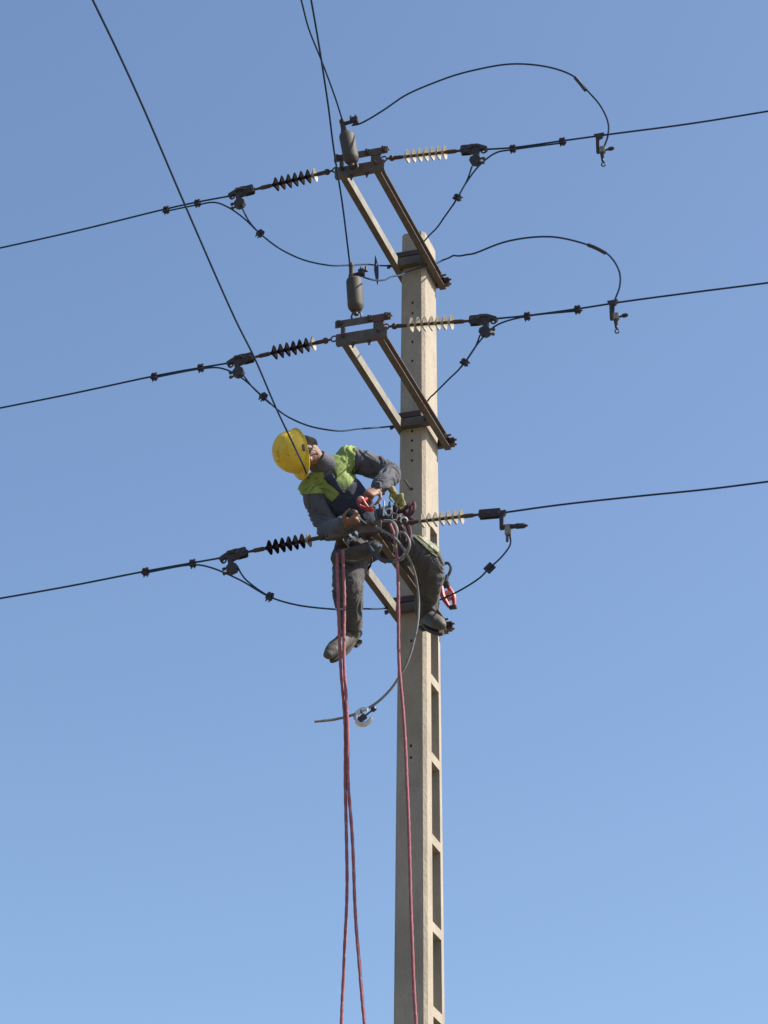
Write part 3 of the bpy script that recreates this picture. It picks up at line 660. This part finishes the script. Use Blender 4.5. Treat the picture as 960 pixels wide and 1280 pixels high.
# bright C-clamp dangling from the grey cable
cc = thing('c_clamp', P(452, 893, 1.15), 'bright metal C-clamp with dark knob dangling from the grey cable', 'clamp')
mb = MB(); cpt = P(455, 896, 1.15); v1 = (P(470, 885, 1.15) - P(445, 905, 1.15)).normalized(); v2 = A.cross(v1).normalized()
if v2.z < 0: v2 = -v2
arc = [cpt + v1 * (math.cos(a) * 0.052) + v2 * (math.sin(a) * 0.048) for a in [0.5 + i * (5.4 - 0.5) / 18 for i in range(19)]]
mb.tube(arc, [0.012 + 0.006 * math.sin(i / 18 * math.pi) for i in range(19)], 8); mb.build('frame', M['shiny'], cc)
mb = MB(); mb.box(cpt - v1 * .01, (v1, v2, A), (0.024, 0.017, 0.014), .004); mb.build('jaw', M['tool_dark'], cc)
mb = MB(); mb.tube([cpt, cpt + v1 * .07], 0.006, 6); mb.lathe([(0.055, 0.006), (0.062, 0.015), (0.085, 0.016), (0.092, 0.008)], cpt, v1, 8); mb.build('knob', M['tape'], cc)
mb = MB(); mb.torus(P(452, 889, 1.15), W, 0.013, 0.0045, 12, 6); mb.build('ring', M['bolt'], cc)

# ------------------------------------------------------------------ the worker
def bez(pts, n):                    # resample a Catmull path
    return smooth_path(pts, n)
def limb(mb, pts, rad, sub=6, n=20, flat=1.0, fold=0.0, fk=60.0, u=None):
    """tapering limb through joints; rad per joint"""
    p = smooth_path(pts, sub); r = []
    for i in range(len(pts) - 1):
        for k in range(sub):
            t = k / sub; t = t * t * (3 - 2 * t); r.append(rad[i] * (1 - t) + rad[i + 1] * t)
    r.append(rad[-1])
    s = 0
    for i in range(1, len(p)):
        s += (p[i] - p[i - 1]).length
    mb.tube(p, r, n); mb.ball(p[0], r[0] * .98); mb.ball(p[-1], r[-1] * .98); return mb
def bake(mb, voxel, smooth, name, material, parent, wrinkle=None, sharp=180):
    """fuse overlapping closed shells into one continuous surface"""
    me = bpy.data.meshes.new(name + '_raw'); me.from_pydata([tuple(p) for p in mb.v], [], mb.f)
    bm = bmesh.new(); bm.from_mesh(me); bmesh.ops.recalc_face_normals(bm, faces=bm.faces); bm.to_mesh(me); bm.free()
    o = bpy.data.objects.new(name, me); C.objects.link(o)
    md = o.modifiers.new('r', 'REMESH'); md.mode = 'VOXEL'; md.voxel_size = voxel; md.adaptivity = 0
    if smooth:
        ms = o.modifiers.new('s', 'SMOOTH'); ms.iterations = smooth; ms.factor = 0.5
    dg = bpy.context.evaluated_depsgraph_get(); dg.update()
    m2 = bpy.data.meshes.new_from_object(o.evaluated_get(dg)); m2.name = name
    o.modifiers.clear(); o.data = m2; bpy.data.meshes.remove(me)
    if wrinkle:
        vs = np.zeros(len(m2.vertices) * 3, 'f'); m2.vertices.foreach_get('co', vs); vs = vs.reshape(-1, 3)
        nm = np.zeros(len(m2.vertices) * 3, 'f'); m2.vertices.foreach_get('normal', nm); nm = nm.reshape(-1, 3)
        for i in range(len(vs)):
            vs[i] += nm[i] * wrinkle(V(vs[i]))
        m2.vertices.foreach_set('co', vs.ravel()); m2.update()
    off = V(parent['_o']) if parent is not None else V((0, 0, 0))
    m2.transform(Matrix.Translation(-off)); m2.materials.clear(); m2.materials.append(material)
    m2.polygons.foreach_set('use_smooth', [True] * len(m2.polygons)); o.parent = parent; o['_o'] = list(off)
    print(name, len(m2.vertices)); return o
def folds(bones, amp, along=34.0, across=9.0, seed=0.0):
    """creases that run round the nearest limb"""
    B = [(a, (b - a).normalized(), (b - a).length, k) for a, b, k in bones]
    def f(p):
        best = None; bd = 1e9
        for a, d, l, k in B:
            t = max(0, min(l, (p - a).dot(d))); dist = (p - a - d * t).length
            if dist < bd: bd = dist; best = (a, d, l, k, (p - a).dot(d))
        a, d, l, k, t = best; perp = p - a - d * t
        q = perp * across + V((seed, t * along + 4 * noise.noise(p * 7), seed * 2))
        v = noise.noise(q); v = 1 - abs(v) * 2.4
        e = noise.noise(p * 11 + V((seed, 3, 1)))
        return amp * k * (v * 0.75 - 0.3) + amp * 0.8 * e
    return f

J = dict(hipC=P(458, 676, .80), hipR=P(442, 684, .88), hipL=P(475, 676, .76), kneeL=P(535, 702, .62), ankL=P(531, 768, .30),
         kneeR=P(435, 732, 1.03), ankR=P(440, 789, .80), waist=P(446, 652, .90), chest=P(427, 617, 1.02), neck=P(409, 587, 1.12),
         shR=P(390, 611, 1.10), shL=P(436, 573, 1.04), elR=P(410, 660, 1.06), elL=P(485, 591, .98), wrR=P(430, 656, 1.28), wrL=P(473, 611, 1.14))
for a, b in (('hipL', 'kneeL'), ('kneeL', 'ankL'), ('hipR', 'kneeR'), ('kneeR', 'ankR'), ('hipC', 'neck'), ('shR', 'shL'), ('shR', 'elR'), ('elR', 'wrR'), ('shL', 'elL'), ('elL', 'wrL'), ('hipR', 'hipL')):
    print(a, b, round((J[a] - J[b]).length, 3))
person = thing('person', J['hipC'] - Z * 0.1, 'worker in yellow helmet, grey overalls and lime hi-vis yoke, sitting astride the lowest crossarm', 'person')
Cc = -fwd                                      # towards the camera
hu = (-rt * 0.80 + Cc * 0.52 - up * 0.04).normalized()           # head's up axis
hf = (-up * 0.93 + Cc * 0.28 + rt * 0.05); hf = (hf - hu * hf.dot(hu)).normalized()
hr = hf.cross(hu).normalized()
rimc = P(370, 564.5, 1.33)
hc = rimc - hu * 0.035
axes = (hr, hf, hu)
body = MB()
# head
body.ball(hc + hu * .025, (0.076, 0.095, 0.098), axes, 20, 14)
body.ball(hc - hu * .045 + hf * .022, (0.060, 0.070, 0.075), axes, 16, 12)
body.ball(hc - hu * .092 + hf * .060, (0.030, 0.026, 0.024), axes, 12, 8)          # chin
body.ball(hc - hu * .03 + hf * .098, (0.013, 0.020, 0.016), axes, 10, 8)            # nose tip
body.tube([hc + hu * .008 + hf * .088, hc - hu * .03 + hf * .103], [0.008, 0.011], 10)
body.ball(hc + hu * .015 + hf * .082, (0.05, 0.014, 0.010), axes, 12, 8)           # brow
body.ball(hc - hu * .062 + hf * .088, (0.024, 0.010, 0.011), axes, 12, 8)          # mouth
for s_ in (-1, 1):
    body.ball(hc - hu * .028 + hf * .068 + hr * s_ * .042, (0.020, 0.020, 0.018), axes, 10, 8)
    body.ball(hc - hu * .012 - hf * .004 + hr * s_ * .080, (0.008, 0.018, 0.030), axes, 10, 8)
limb(body, [hc - hu * .06 - hf * .02, J['neck'] + (hc - J['neck']) * .25, J['neck']], [0.056, 0.056, 0.062])
# trunk and limbs
tl = (J['shL'] - J['shR']).normalized()
limb(body, [J['neck'], J['chest'], J['waist'], J['hipC']], [0.07, 0.115, 0.10, 0.11])
limb(body, [J['shR'], J['neck'] - (J['neck'] - J['chest']) * .25, J['shL']], [0.055, 0.075, 0.055])
limb(body, [J['shR'], J['elR'], J['wrR']], [0.05, 0.04, 0.027])
limb(body, [J['shL'], J['elL'], J['wrL']], [0.05, 0.04, 0.027])
limb(body, [J['hipR'], J['kneeR'], J['ankR']], [0.078, 0.055, 0.038])
limb(body, [J['hipL'], J['kneeL'], J['ankL']], [0.078, 0.055, 0.038])
footL = P(549, 780, .42); footR = P(414, 815, .95)
limb(body, [J['ankL'], footL], [0.036, 0.026]); limb(body, [J['ankR'], footR], [0.036, 0.026])
def hand(mb, wr, d, n_, thumb_side, curl=0.9, nails=None):
    d = d.normalized(); n_ = (n_ - d * n_.dot(d)).normalized(); sd = d.cross(n_).normalized() * thumb_side
    # palm
    for k, (x, w_) in enumerate(((0.0, .7), (0.02, .85), (0.045, 1), (0.07, 1.02), (0.085, .95))):
        mb.ball(wr + d * (x + .01), (0.041 * w_, 0.022, 0.0165), (sd, d, n_), 12, 8)
    lens = [(0.040, 0.024, 0.019), (0.044, 0.028, 0.020), (0.041, 0.026, 0.019), (0.032, 0.020, 0.017)]
    for k in range(4):
        base = wr + d * (0.088 - abs(k - 1) * .004) + sd * (0.030 - k * 0.0195); ang = 0.15 * (k - 1); pts = [base - d * .02, base]
        dir_ = (d - sd * 0.08 * (k - 1.3)).normalized(); a = 0.0; rr = [0.0095, 0.0095]
        for j, ln in enumerate(lens[k]):
            a += curl * (0.75, 0.95, 0.6)[j] + 0.06 * k
            v = dir_ * math.cos(a) + n_ * math.sin(a)
            pts.append(pts[-1] + v * ln); rr.append((0.0092, 0.0084, 0.0072)[j] * (0.88 if k == 3 else 1))
        mb.tube(pts, rr, 10); 
        for p_, q_ in zip(pts[1:], rr[1:]): mb.ball(p_, q_ * 1.02, None, 10, 8)
    b0 = wr + d * .025 + sd * .03; v = (d * .55 + sd * .75 + n_ * .35).normalized(); b1 = b0 + v * .042
    v2 = (d * .85 + sd * .15 + n_ * .5).normalized(); b2 = b1 + v2 * .032; b3 = b2 + (d * .8 - sd * .1 + n_ * .6).normalized() * .026
    mb.tube([b0, b1, b2, b3], [0.014, 0.0115, 0.0102, 0.008], 10)
    for p_, q_ in ((b1, .0118), (b2, .0104), (b3, .0082)): mb.ball(p_, q_, None, 10, 8)
    return wr + d * .088 + n_ * .034, sd
hdL = (P(455, 620, 1.24) - J['wrL']).normalized(); hdR = (P(450, 648, 1.33) - J['wrR']).normalized()
gL, sL = hand(body, J['wrL'], hdL, (-up * .7 + Cc * -.5 - rt * .2), 1, 1.15)
gR, sR = hand(body, J['wrR'], hdR, (up * .75 - Cc * .4 + rt * .2), 1, 1.15)
bo = bake(body, 0.0055, 3, 'body', M['skin'], person)
for s_ in (-1, 1):
    e = hc - hu * .003 + hf * .084 + hr * s_ * .031
    ey = MB().ball(e, 0.0125, None, 12, 8).build('eye', M['eye'], person)
    MB().ball(e + hf * .0095, (0.006, 0.004, 0.006), axes, 10, 8).build('iris', M['iris'], ey)
    MB().tube([e + hu * .019 + hf * .006 - hr * .016, e + hu * .023 + hf * .010, e + hu * .018 + hf * .004 + hr * .016], [.002, .003, .002], 6).build('eyebrow', M['hair'], person)
MB().tube([hc - hu * .062 + hf * .093 - hr * .022, hc - hu * .061 + hf * .101, hc - hu * .062 + hf * .093 + hr * .022], [.002, .005, .002], 6).build('lips', M['lips'], person)
hm = MB(); hm.ball(hc + hu * .02 - hf * .012, (0.082, 0.096, 0.098), axes, 20, 14); hm.ball(hc - hu * .035 - hf * .045, (0.070, 0.058, 0.062), axes, 16, 12); hm.ball(hc - hu * .075 - hf * .045, (0.058, 0.046, 0.05), axes, 16, 12); hm.ball(hc - hu * .03 - hf * .012, (0.081, 0.040, 0.045), axes, 16, 12)
bake(hm, 0.008, 1, 'hair', M['hair'], person, lambda p: 0.002 * noise.noise(p * 90))

# jacket
jk = MB()
limb(jk, [J['neck'] - (J['neck'] - J['chest']) * .1, J['chest'], J['waist'], J['hipC']], [0.085, 0.135, 0.136, 0.150], 8)
limb(jk, [J['shR'], J['neck'] - (J['neck'] - J['chest']) * .22, J['shL']], [0.073, 0.088, 0.073], 8)
limb(jk, [J['shR'] - tl * .0, J['elR'], J['wrR'] - (J['wrR'] - J['elR']).normalized() * .02], [0.078, 0.071, 0.050], 8)
limb(jk, [J['shL'], J['elL'], J['wrL'] - (J['wrL'] - J['elL']).normalized() * .02], [0.080, 0.074, 0.052], 8)
jf = folds([(J['shR'], J['elR'], 1.7), (J['elR'], J['wrR'], 1.8), (J['shL'], J['elL'], 1.6), (J['elL'], J['wrL'], 1.9), (J['neck'], J['waist'], .5), (J['waist'], J['hipC'], 1.0)], 0.009, 22, 12)
jo = bake(jk, 0.007, 3, 'jacket', M['jacket'], person, jf)

# trousers
tr_ = MB()
limb(tr_, [J['waist'] - (J['waist'] - J['hipC']) * .5, J['hipC']], [0.125, 0.14])
limb(tr_, [J['hipR'], J['kneeR'], J['ankR'] + (J['kneeR'] - J['ankR']).normalized() * .035], [0.118, 0.096, 0.072], 8)
limb(tr_, [J['hipL'], J['kneeL'], J['ankL'] + (J['kneeL'] - J['ankL']).normalized() * .035], [0.108, 0.094, 0.068], 8)
limb(tr_, [J['hipR'], J['hipC'], J['hipL']], [0.1, 0.12, 0.1])
tfold = folds([(J['hipR'], J['kneeR'], 1), (J['kneeR'], J['ankR'], 1.5), (J['hipL'], J['kneeL'], 1), (J['kneeL'], J['ankL'], 1.5)], 0.010, 15, 10, 5)
to = bake(tr_, 0.007, 3, 'trousers', M['trousers'], person, tfold)

# boots
def boot(ank, toe, upv):
    d = toe - ank; f = d.normalized(); upv = (upv - f * upv.dot(f)).normalized(); sd = f.cross(upv)
    heel = ank - f * .045 - upv * .035
    tip = toe + f * .03
    b = MB(); limb(b, [ank + (ank - (ank - upv * .1)) * .9, ank], [0.056, 0.055])
    for k in range(25):
        t = k / 24; c_ = heel.lerp(tip, t) + upv * (.0 + 0.012 * math.sin(t * 3)); kk = min(int(t * 8), 7); fq = t * 8 - kk
        WW = (.041, .043, .041, .043, .048, .054, .055, .050, .036); HH = (.044, .056, .062, .058, .053, .048, .045, .041, .032)
        w_ = WW[kk] * (1 - fq) + WW[kk + 1] * fq; h_ = HH[kk] * (1 - fq) + HH[kk + 1] * fq
        b.ball(c_, (w_, 0.034, h_), (sd, f, upv), 14, 10)
    bt = bake(b, 0.006, 3, 'boot', M['boot'], person, lambda p: 0.003 * noise.noise(p * 30))
    s = MB(); prof = []
    for k in range(24):
        a = 2 * math.pi * k / 24; prof.append((math.cos(a), math.sin(a)))
    base = [heel.lerp(tip, .5) + f * (x * .158) + sd * (y * (.050 if x > -.2 else .042)) - upv * .030 for x, y in prof]
    low = [p - upv * .022 for p in base]
    s.add(base + low, [tuple(range(24)), tuple(range(24, 48))[::-1]] + [(i, (i + 1) % 24, 24 + (i + 1) % 24, 24 + i) for i in range(24)])
    s.box(heel - upv * .062 + f * .03, (sd, f, upv), (.033, .035, .012), .004)
    sl = s.build('sole', M['sole'], person); sl.parent = bt
    for k in range(4):
        c_ = ank.lerp(toe, .12 + k * .13) + upv * (.06 - k * .010)
        lc = MB().tube([c_ - sd * .026, c_ + upv * .008, c_ + sd * .026], .003, 6).build('lace', M['sole'], person); lc.parent = bt
boot(J['ankL'], footL, (J['kneeL'] - J['ankL']).normalized())
boot(J['ankR'], footR, (J['kneeR'] - J['ankR']).normalized())

# lime hi-vis panels: sheets of cloth sewn over the jacket
def proj(p):
    d = p - CAM; z = d.dot(fwd); return (480 + d.dot(rt) / z * FPX, 640 - d.dot(up) / z * FPX)
def inside(q, poly):
    c = False; n = len(poly); j = n - 1
    for i in range(n):
        if (poly[i][1] > q[1]) != (poly[j][1] > q[1]) and q[0] < (poly[j][0] - poly[i][0]) * (q[1] - poly[i][1]) / (poly[j][1] - poly[i][1]) + poly[i][0]: c = not c
        j = i
    return c
def near(q, poly):
    best = None; bd = 1e9; n = len(poly)
    for i in range(n):
        a, b = poly[i], poly[(i + 1) % n]; dx, dy = b[0] - a[0], b[1] - a[1]
        t = max(0, min(1, ((q[0] - a[0]) * dx + (q[1] - a[1]) * dy) / (dx * dx + dy * dy + 1e-9))); c = (a[0] + dx * t, a[1] + dy * t)
        dd = (c[0] - q[0]) ** 2 + (c[1] - q[1]) ** 2
        if dd < bd: bd = dd; best = c
    return best, bd
def patch(src, poly, name, material, off=0.004, front=True, lab=None):
    me = src.data; o_ = V(src['_o']); vs = [v.co + o_ for v in me.vertices]; nm = [v.normal.copy() for v in me.vertices]
    pj = [proj(p) for p in vs]; fr = [(n.dot(CAM - p) > 0) for n, p in zip(nm, vs)]
    keep = []
    for f in me.polygons:
        ids = list(f.vertices)
        cx = sum(pj[i][0] for i in ids) / len(ids); cy = sum(pj[i][1] for i in ids) / len(ids)
        if front and f.normal.dot(CAM - vs[ids[0]]) <= 0: continue
        if inside((cx, cy), poly): keep.append(ids)
    par = {}
    def find(i):
        while par.setdefault(i, i) != i: par[i] = par[par[i]]; i = par[i]
        return i
    for ids in keep:
        for i in ids[1:]: par[find(i)] = find(ids[0])
    sz = {}
    for ids in keep: sz[find(ids[0])] = sz.get(find(ids[0]), 0) + 1
    if sz: big = max(sz, key=sz.get); keep = [ids for ids in keep if find(ids[0]) == big]
    idx = {}; P2 = []; F2 = []; cnt = {}
    for ids in keep:
        for i in ids:
            if i not in idx: idx[i] = len(P2); P2.append(i)
        F2.append([idx[i] for i in ids])
        for a, b in zip(ids, ids[1:] + ids[:1]):
            k = (min(a, b), max(a, b)); cnt[k] = cnt.get(k, 0) + 1
    bord = set(i for k, c in cnt.items() if c == 1 for i in k)
    out = []
    for i in P2:
        p = vs[i] + nm[i] * off
        if i in bord:
            c, bd = near(pj[i], poly)
            if bd < 9: 
                z = (p - CAM).dot(fwd); p = p + rt * ((c[0] - pj[i][0]) * z / FPX) - up * ((c[1] - pj[i][1]) * z / FPX)
        out.append(p)
    mb = MB(); mb.v = out; mb.f = [tuple(f) for f in F2]
    if not F2: return None
    o = mb.build(name, material, person, sharp=60)
    md = o.modifiers.new('thick', 'SOLIDIFY'); md.thickness = 0.003; md.offset = 1
    if lab: o['label'] = lab
    return o
patch(jo, [(397, 568), (424, 548), (446, 552), (443, 572), (444, 590), (446, 596), (431, 614), (419, 601), (421, 596), (413, 578)], 'hi_vis_panel', M['hivis'], front=False)
patch(jo, [(366, 592), (404, 590), (408, 602), (425, 617), (416, 627), (403, 617), (378, 618), (370, 620)], 'hi_vis_panel', M['hivis'], front=False)
# dark shirt front and collar in the V between them
patch(jo, [(403, 598), (416, 592), (420, 600), (431, 616), (447, 600), (456, 612), (470, 636), (466, 655), (425, 650), (412, 628), (418, 626), (427, 617), (409, 601)], 'shirt_front', M['navy'])
mb = MB(); nd = (hc - J['neck']).normalized()
nx = (nd + (J['chest'] - J['neck']).normalized() * -.35).normalized()
mb.lathe([(-.03, .088), (.0, .092), (.035, .088), (.07, .080), (.100, .078), (.103, .071), (.06, .070), (.0, .078), (-.03, .078)], J['neck'], nx, 28, 1.0, .92)
mb.v = [p + V((noise.noise(p * 22), noise.noise(p * 22 + V((5, 1, 2))), noise.noise(p * 22 + V((9, 4, 3))))) * .006 for p in mb.v]
mb.build('collar', M['jacket'], person, sharp=60)
# reflective knee strap and belt
patch(to, [(517, 672), (526, 664), (538, 674), (551, 689), (546, 697), (538, 692)], 'knee_panel', M['knee_cloth'], 0.004)
patch(to, [(521, 671), (525, 668), (549, 688), (546, 692)], 'reflective_stripe', M['reflective'], 0.008)
wd = (J['chest'] - J['waist']).normalized(); e1 = wd.cross(Z).normalized(); e2 = wd.cross(e1)
wc = J['waist'].lerp(J['hipC'], .55)
def hoop(c_, ax, r1, w_, name, m_):
    ax = ax.normalized(); e1 = ax.cross(V((.2, .3, .9))).normalized(); e2 = ax.cross(e1); mb = MB(); n = 28
    vs = []; 
    for i in range(n):
        a = 2 * math.pi * i / n; q = e1 * math.cos(a) + e2 * math.sin(a)
        vs += [c_ + q * r1 - ax * w_, c_ + q * (r1 + .006) - ax * w_, c_ + q * (r1 + .006) + ax * w_, c_ + q * r1 + ax * w_]
    fs = [(i * 4 + k, i * 4 + (k + 1) % 4, ((i + 1) % n) * 4 + (k + 1) % 4, ((i + 1) % n) * 4 + k) for i in range(n) for k in range(4)]
    mb.add(vs, fs); return mb.build(name, m_, person)
hoop(wc, wd, 0.158, .028, 'harness_belt', M['canvas'])
hoop(J['hipR'].lerp(J['kneeR'], .3), J['kneeR'] - J['hipR'], .124, .018, 'leg_strap', M['maroon'])
hoop(J['hipL'].lerp(J['kneeL'], .22), J['kneeL'] - J['hipL'], .116, .018, 'leg_strap', M['maroon'])

mb = MB()
for k in range(5): mb.ball(P(496 + k * 1.2, 660 + k * 4.5, .93), (.045, .04, .04), (W, A, Z), 12, 8)
bake(mb, .008, 3, 'hip_pouch', M['canvas'], person, lambda p: .006 * noise.noise(p * 24))
# helmet
hl = MB(); NA, NP = 40, 14
def hrad(a):
    fr_ = max(0, math.cos(a)); return 0.118, 0.140
hel_c = rimc - hu * .005
rows = []
for i in range(NP + 1):
    p_ = (math.pi / 2) * i / NP
    row = []
    for j in range(NA):
        a = 2 * math.pi * j / NA; rx, ry = 0.117, 0.138
        k = math.sin(p_) ** .88; z_ = 0.158 * math.cos(p_) ** .92 if p_ < math.pi / 2 - 1e-6 else 0
        ridge = 0.007 * max(0, 1 - abs(math.sin(a)) * k * 6) * (1 - i / NP) ** .5
        row.append(hel_c + hr * (math.sin(a) * rx * k) + hf * (math.cos(a) * ry * k) + hu * (z_ + ridge))
    rows.append(row)
for (ext_, dz) in ((0.35, -.003), (1.0, -.007)):
    row = []
    for j in range(NA):
        a = 2 * math.pi * j / NA; w_ = (0.012 + 0.036 * max(0, math.cos(a)) ** 2.0) * ext_
        row.append(hel_c + hr * (math.sin(a) * (0.117 + w_ * .8)) + hf * (math.cos(a) * (0.138 + w_)) + hu * (dz - .012 * max(0, math.cos(a)) * ext_))
    rows.append(row)
hl.v = [p for r_ in rows for p in r_]
for i in range(len(rows) - 1):
    for j in range(NA):
        a, b = i * NA + j, i * NA + (j + 1) % NA
        if i == 0: hl.f.append((0, NA + j, NA + (j + 1) % NA)) if True else None
        else: hl.f.append((a, a + NA, b + NA, b))
he = hl.build('helmet', M['helmet'], person, sharp=50)
md = he.modifiers.new('thick', 'SOLIDIFY'); md.thickness = 0.004; md.offset = 1
for s_ in (-1, 1):
    mb = MB(); c_ = hel_c + hr * s_ * .118 + hu * .02 + hf * .01
    mb.box(c_, (hr, hf, hu), (.007, .022, .009), .003); q = mb.build('slot_clip', M['tool_dark'], person); q.parent = he
mb = MB(); mb.tube([hel_c - hf * .09 + hr * .117 * -.75, hel_c - hf * .142 - hu * .004, hel_c - hf * .09 + hr * .117 * .75], .008, 8); q = mb.build('headband', M['sleeve'], person); q.parent = he
mb = MB(); mb.tube(smooth_path([hel_c - hr * .095 + hf * .02, hc - hu * .06 - hr * .075 + hf * .02, hc - hu * .115 + hf * .055, hc - hu * .06 + hr * .075 + hf * .02, hel_c + hr * .095 + hf * .02], 6), .0032, 6)
mb.build('chin_strap', M['tool_dark'], person)

# ------------------------------------------------------------------ things in his hands and on the arm
pl = thing('pliers', P(455, 628, 1.36), 'red-handled tool held in the raised left hand', 'tool')
c_ = P(454, 626, 1.36)
q0 = gL - sL * .05; ax_ = (sL + V(hdL) * .25).normalized(); dn = (-up + Cc * .3).normalized()
cp0 = P(451, 624, 1.36); cp1 = P(467, 638, 1.34)
MB().ball(cp0, (.022, .018, .020), (rt, Cc, up), 14, 9).build('grip_cap', M['pink'], pl)
MB().tube(smooth_path([gL, cp0.lerp(gL, .4) - up * .01, cp0 + rt * .01, cp1.lerp(cp0, .4) - up * .012, cp1], 5), .0105, 8).build('handle', M['red'], pl)
MB().tube(smooth_path([cp0 - rt * .018, cp0 - up * .035 - rt * .01, cp0 - up * .055 + rt * .03], 5), .0105, 8).build('handle', M['red'], pl)
MB().box(cp1.lerp(cp0, .35) - up * .018, (rt, Cc, up), (.024, .014, .015), .005).build('head', M['red'], pl)
wr_ = thing('wrench', gR, 'dark wrench with teal grip held in the lower right hand', 'tool')
a_ = gR + sR * .05; b_ = gR - sR * .12 + Cc * .03
MB().tube([a_, a_.lerp(b_, .55)], .013, 8).build('grip', M['teal'], wr_)
MB().tube([a_.lerp(b_, .55), b_], .009, 8).build('shank', M['tool_dark'], wr_)
MB().torus(b_ - sR * .02, Cc, .022, .009, 12, 6, .6, 5.2, u=rt).build('jaw', M['tool_dark'], wr_)
# seat board / tool bag slung under the arm
bag = thing('tool_bag', P(447, 690, 1.18), 'dark canvas tool bag slung under the end of the lowest crossarm', 'bag')
mb = MB()
for k in range(9):
    t = k / 8; mb.ball(P(420 + t * 50, 697 - t * 13, 1.16), (.035, .05, .046), (W, A, Z), 12, 8)
bake(mb, .008, 3, 'pouch', M['canvas'], bag, lambda p: .006 * noise.noise(p * 26))
MB().tube(smooth_path([P(418, 690, 1.26), P(428, 699, 1.26), P(445, 702, 1.26), P(466, 694, 1.26), P(476, 683, 1.26)], 5), .009, 6).build('strap', M['canvas'], bag)
MB().box(P(475, 682, 1.27), (W, A, Z), (.013, .006, .008), .002).build('buckle', M['shiny'], bag)
gl = thing('work_gloves', P(496, 622, 1.05), 'yellow-green leather work gloves clipped beside the sleeve, in front of the pole', 'gloves')
for (x, y, dx, cu, dd) in ((491, 614, .6, 1.0, 0), (501, 623, .2, 1.0, .03)):
    mb = MB(); gd = (-up + rt * dx).normalized()
    hand(mb, P(x, y, 1.08 + dd) - gd * .01, gd, Cc + rt * .3, 1, cu)
    mb.tube([P(x, y, 1.08 + dd) - gd * .045, P(x, y, 1.08 + dd) + gd * .02], [.036, .030], 12)
    cw = P(x, y, 1.08 + dd); mb.v = [cw + (p - cw) * .68 for p in mb.v]
    bake(mb, .005, 3, 'glove', M['glove'], gl, lambda p: .002 * noise.noise(p * 60))
sl = thing('webbing_sling', P(508, 638, 1.02), 'maroon webbing sling bundled at the right insulator beside the worker', 'sling')
for pts in ([(489, 634), (498, 640), (508, 634), (516, 628), (517, 638), (508, 646), (498, 652)], [(494, 628), (503, 638), (511, 646), (517, 652), (508, 655), (498, 648)], [(486, 650), (494, 656), (502, 652), (512, 642), (514, 632)]):
    MB().tube(smooth_path([P(x, y, 1.08 + .04 * random.random()) for x, y in pts], 5), .014, 6).build('strap', M['maroon'], sl)
for pts in ([(497, 654), (504, 668), (503, 684), (496, 697), (489, 702)], [(508, 652), (512, 666), (509, 682), (502, 694)]):
    MB().tube(smooth_path([P(x, y, 1.1) for x, y in pts], 5), .015, 6).build('strap', M['maroon'], sl)
for (x, y) in ((505, 651), (486, 640), (492, 646)):
    MB().torus(P(x, y, 1.14), Cc + rt * random.uniform(-1, 1), .022, .006, 14, 6).build('carabiner', M['shiny'] if x != 492 else M['tool_dark'], sl)
# dark hardware bundle between the hands and the pole
hb = thing('tool_bucket', P(487, 655, 1.05), 'dark tool holster crammed with tools between the hands and the pole', 'tool holster')
mb = MB(); mb.box(P(486, 650, 1.02), (W, A, Z), (.085, .05, .09), .02); bake(mb, .008, 4, 'holster', M['canvas'], hb, lambda p: .012 * noise.noise(p * 18))
for k, (x, y, x2, y2, mk) in enumerate([(476, 645, 474, 628, 'tool_dark'), (480, 645, 480, 626, 'shiny'), (484, 648, 487, 627, 'tool_dark'), (489, 648, 490, 630, 'shiny'), (471, 650, 467, 632, 'teal'), (494, 650, 497, 633, 'tool_dark')]):
    MB().tube([P(x, y, 1.12), P(x2, y2, 1.13)], [.009, .006], 8).build('tool_handle', M[mk], hb)
# red grounding clamp hooked at the back of the lowest arm
gc = thing('pulley_block', P(563, 740, -.25), 'red pulley block hanging on a dark hook behind the bent knee', 'pulley')
sG = -.28
MB().tube(smooth_path([P(558, 722, sG), P(562, 716, sG), P(563.5, 709, sG), P(560, 704, sG), P(555, 705, sG), P(553.5, 710, sG)], 4), .0105, 8).build('hook', M['tool_dark'], gc)
MB().tube([P(559, 719, sG), P(558, 725, sG), P(557, 731, sG)], .014, 8).build('shank', M['tool_dark'], gc)
MB().box(P(557, 731, sG), (W, A, Z), (.026, .022, .018), .005).build('swivel', M['rusty'], gc)
for x0, x1, bl, so in ((552, 561, -5, .025), (560, 568, 4, -.02)):
    q0, q1 = P(x0, 733, sG + so), P(x1, 758, sG + so); qm = P((x0 + x1) / 2 + bl * .6, 745, sG + so)
    MB().tube(smooth_path([q0, qm, q1], 4), [.013, .015, .017, .018, .019, .018, .016, .014, .012], 8).build('side_plate', M['red'], gc)
MB().lathe([(-.014, .034), (-.005, .028), (.005, .028), (.014, .034)], P(559.5, 745, sG), A, 16).build('sheave', M['pink'], gc)
MB().tube([P(559, 745, sG + .05), P(559.5, 745, sG - .05)], .008, 8).build('axle', M['tool_dark'], gc)
MB().box(P(566, 759, sG), (W, A, Z), (.026, .018, .011), .003).build('shackle_bolt', M['rusty'], gc)

for o in bpy.data.objects:
    if '_o' in o: del o['_o']
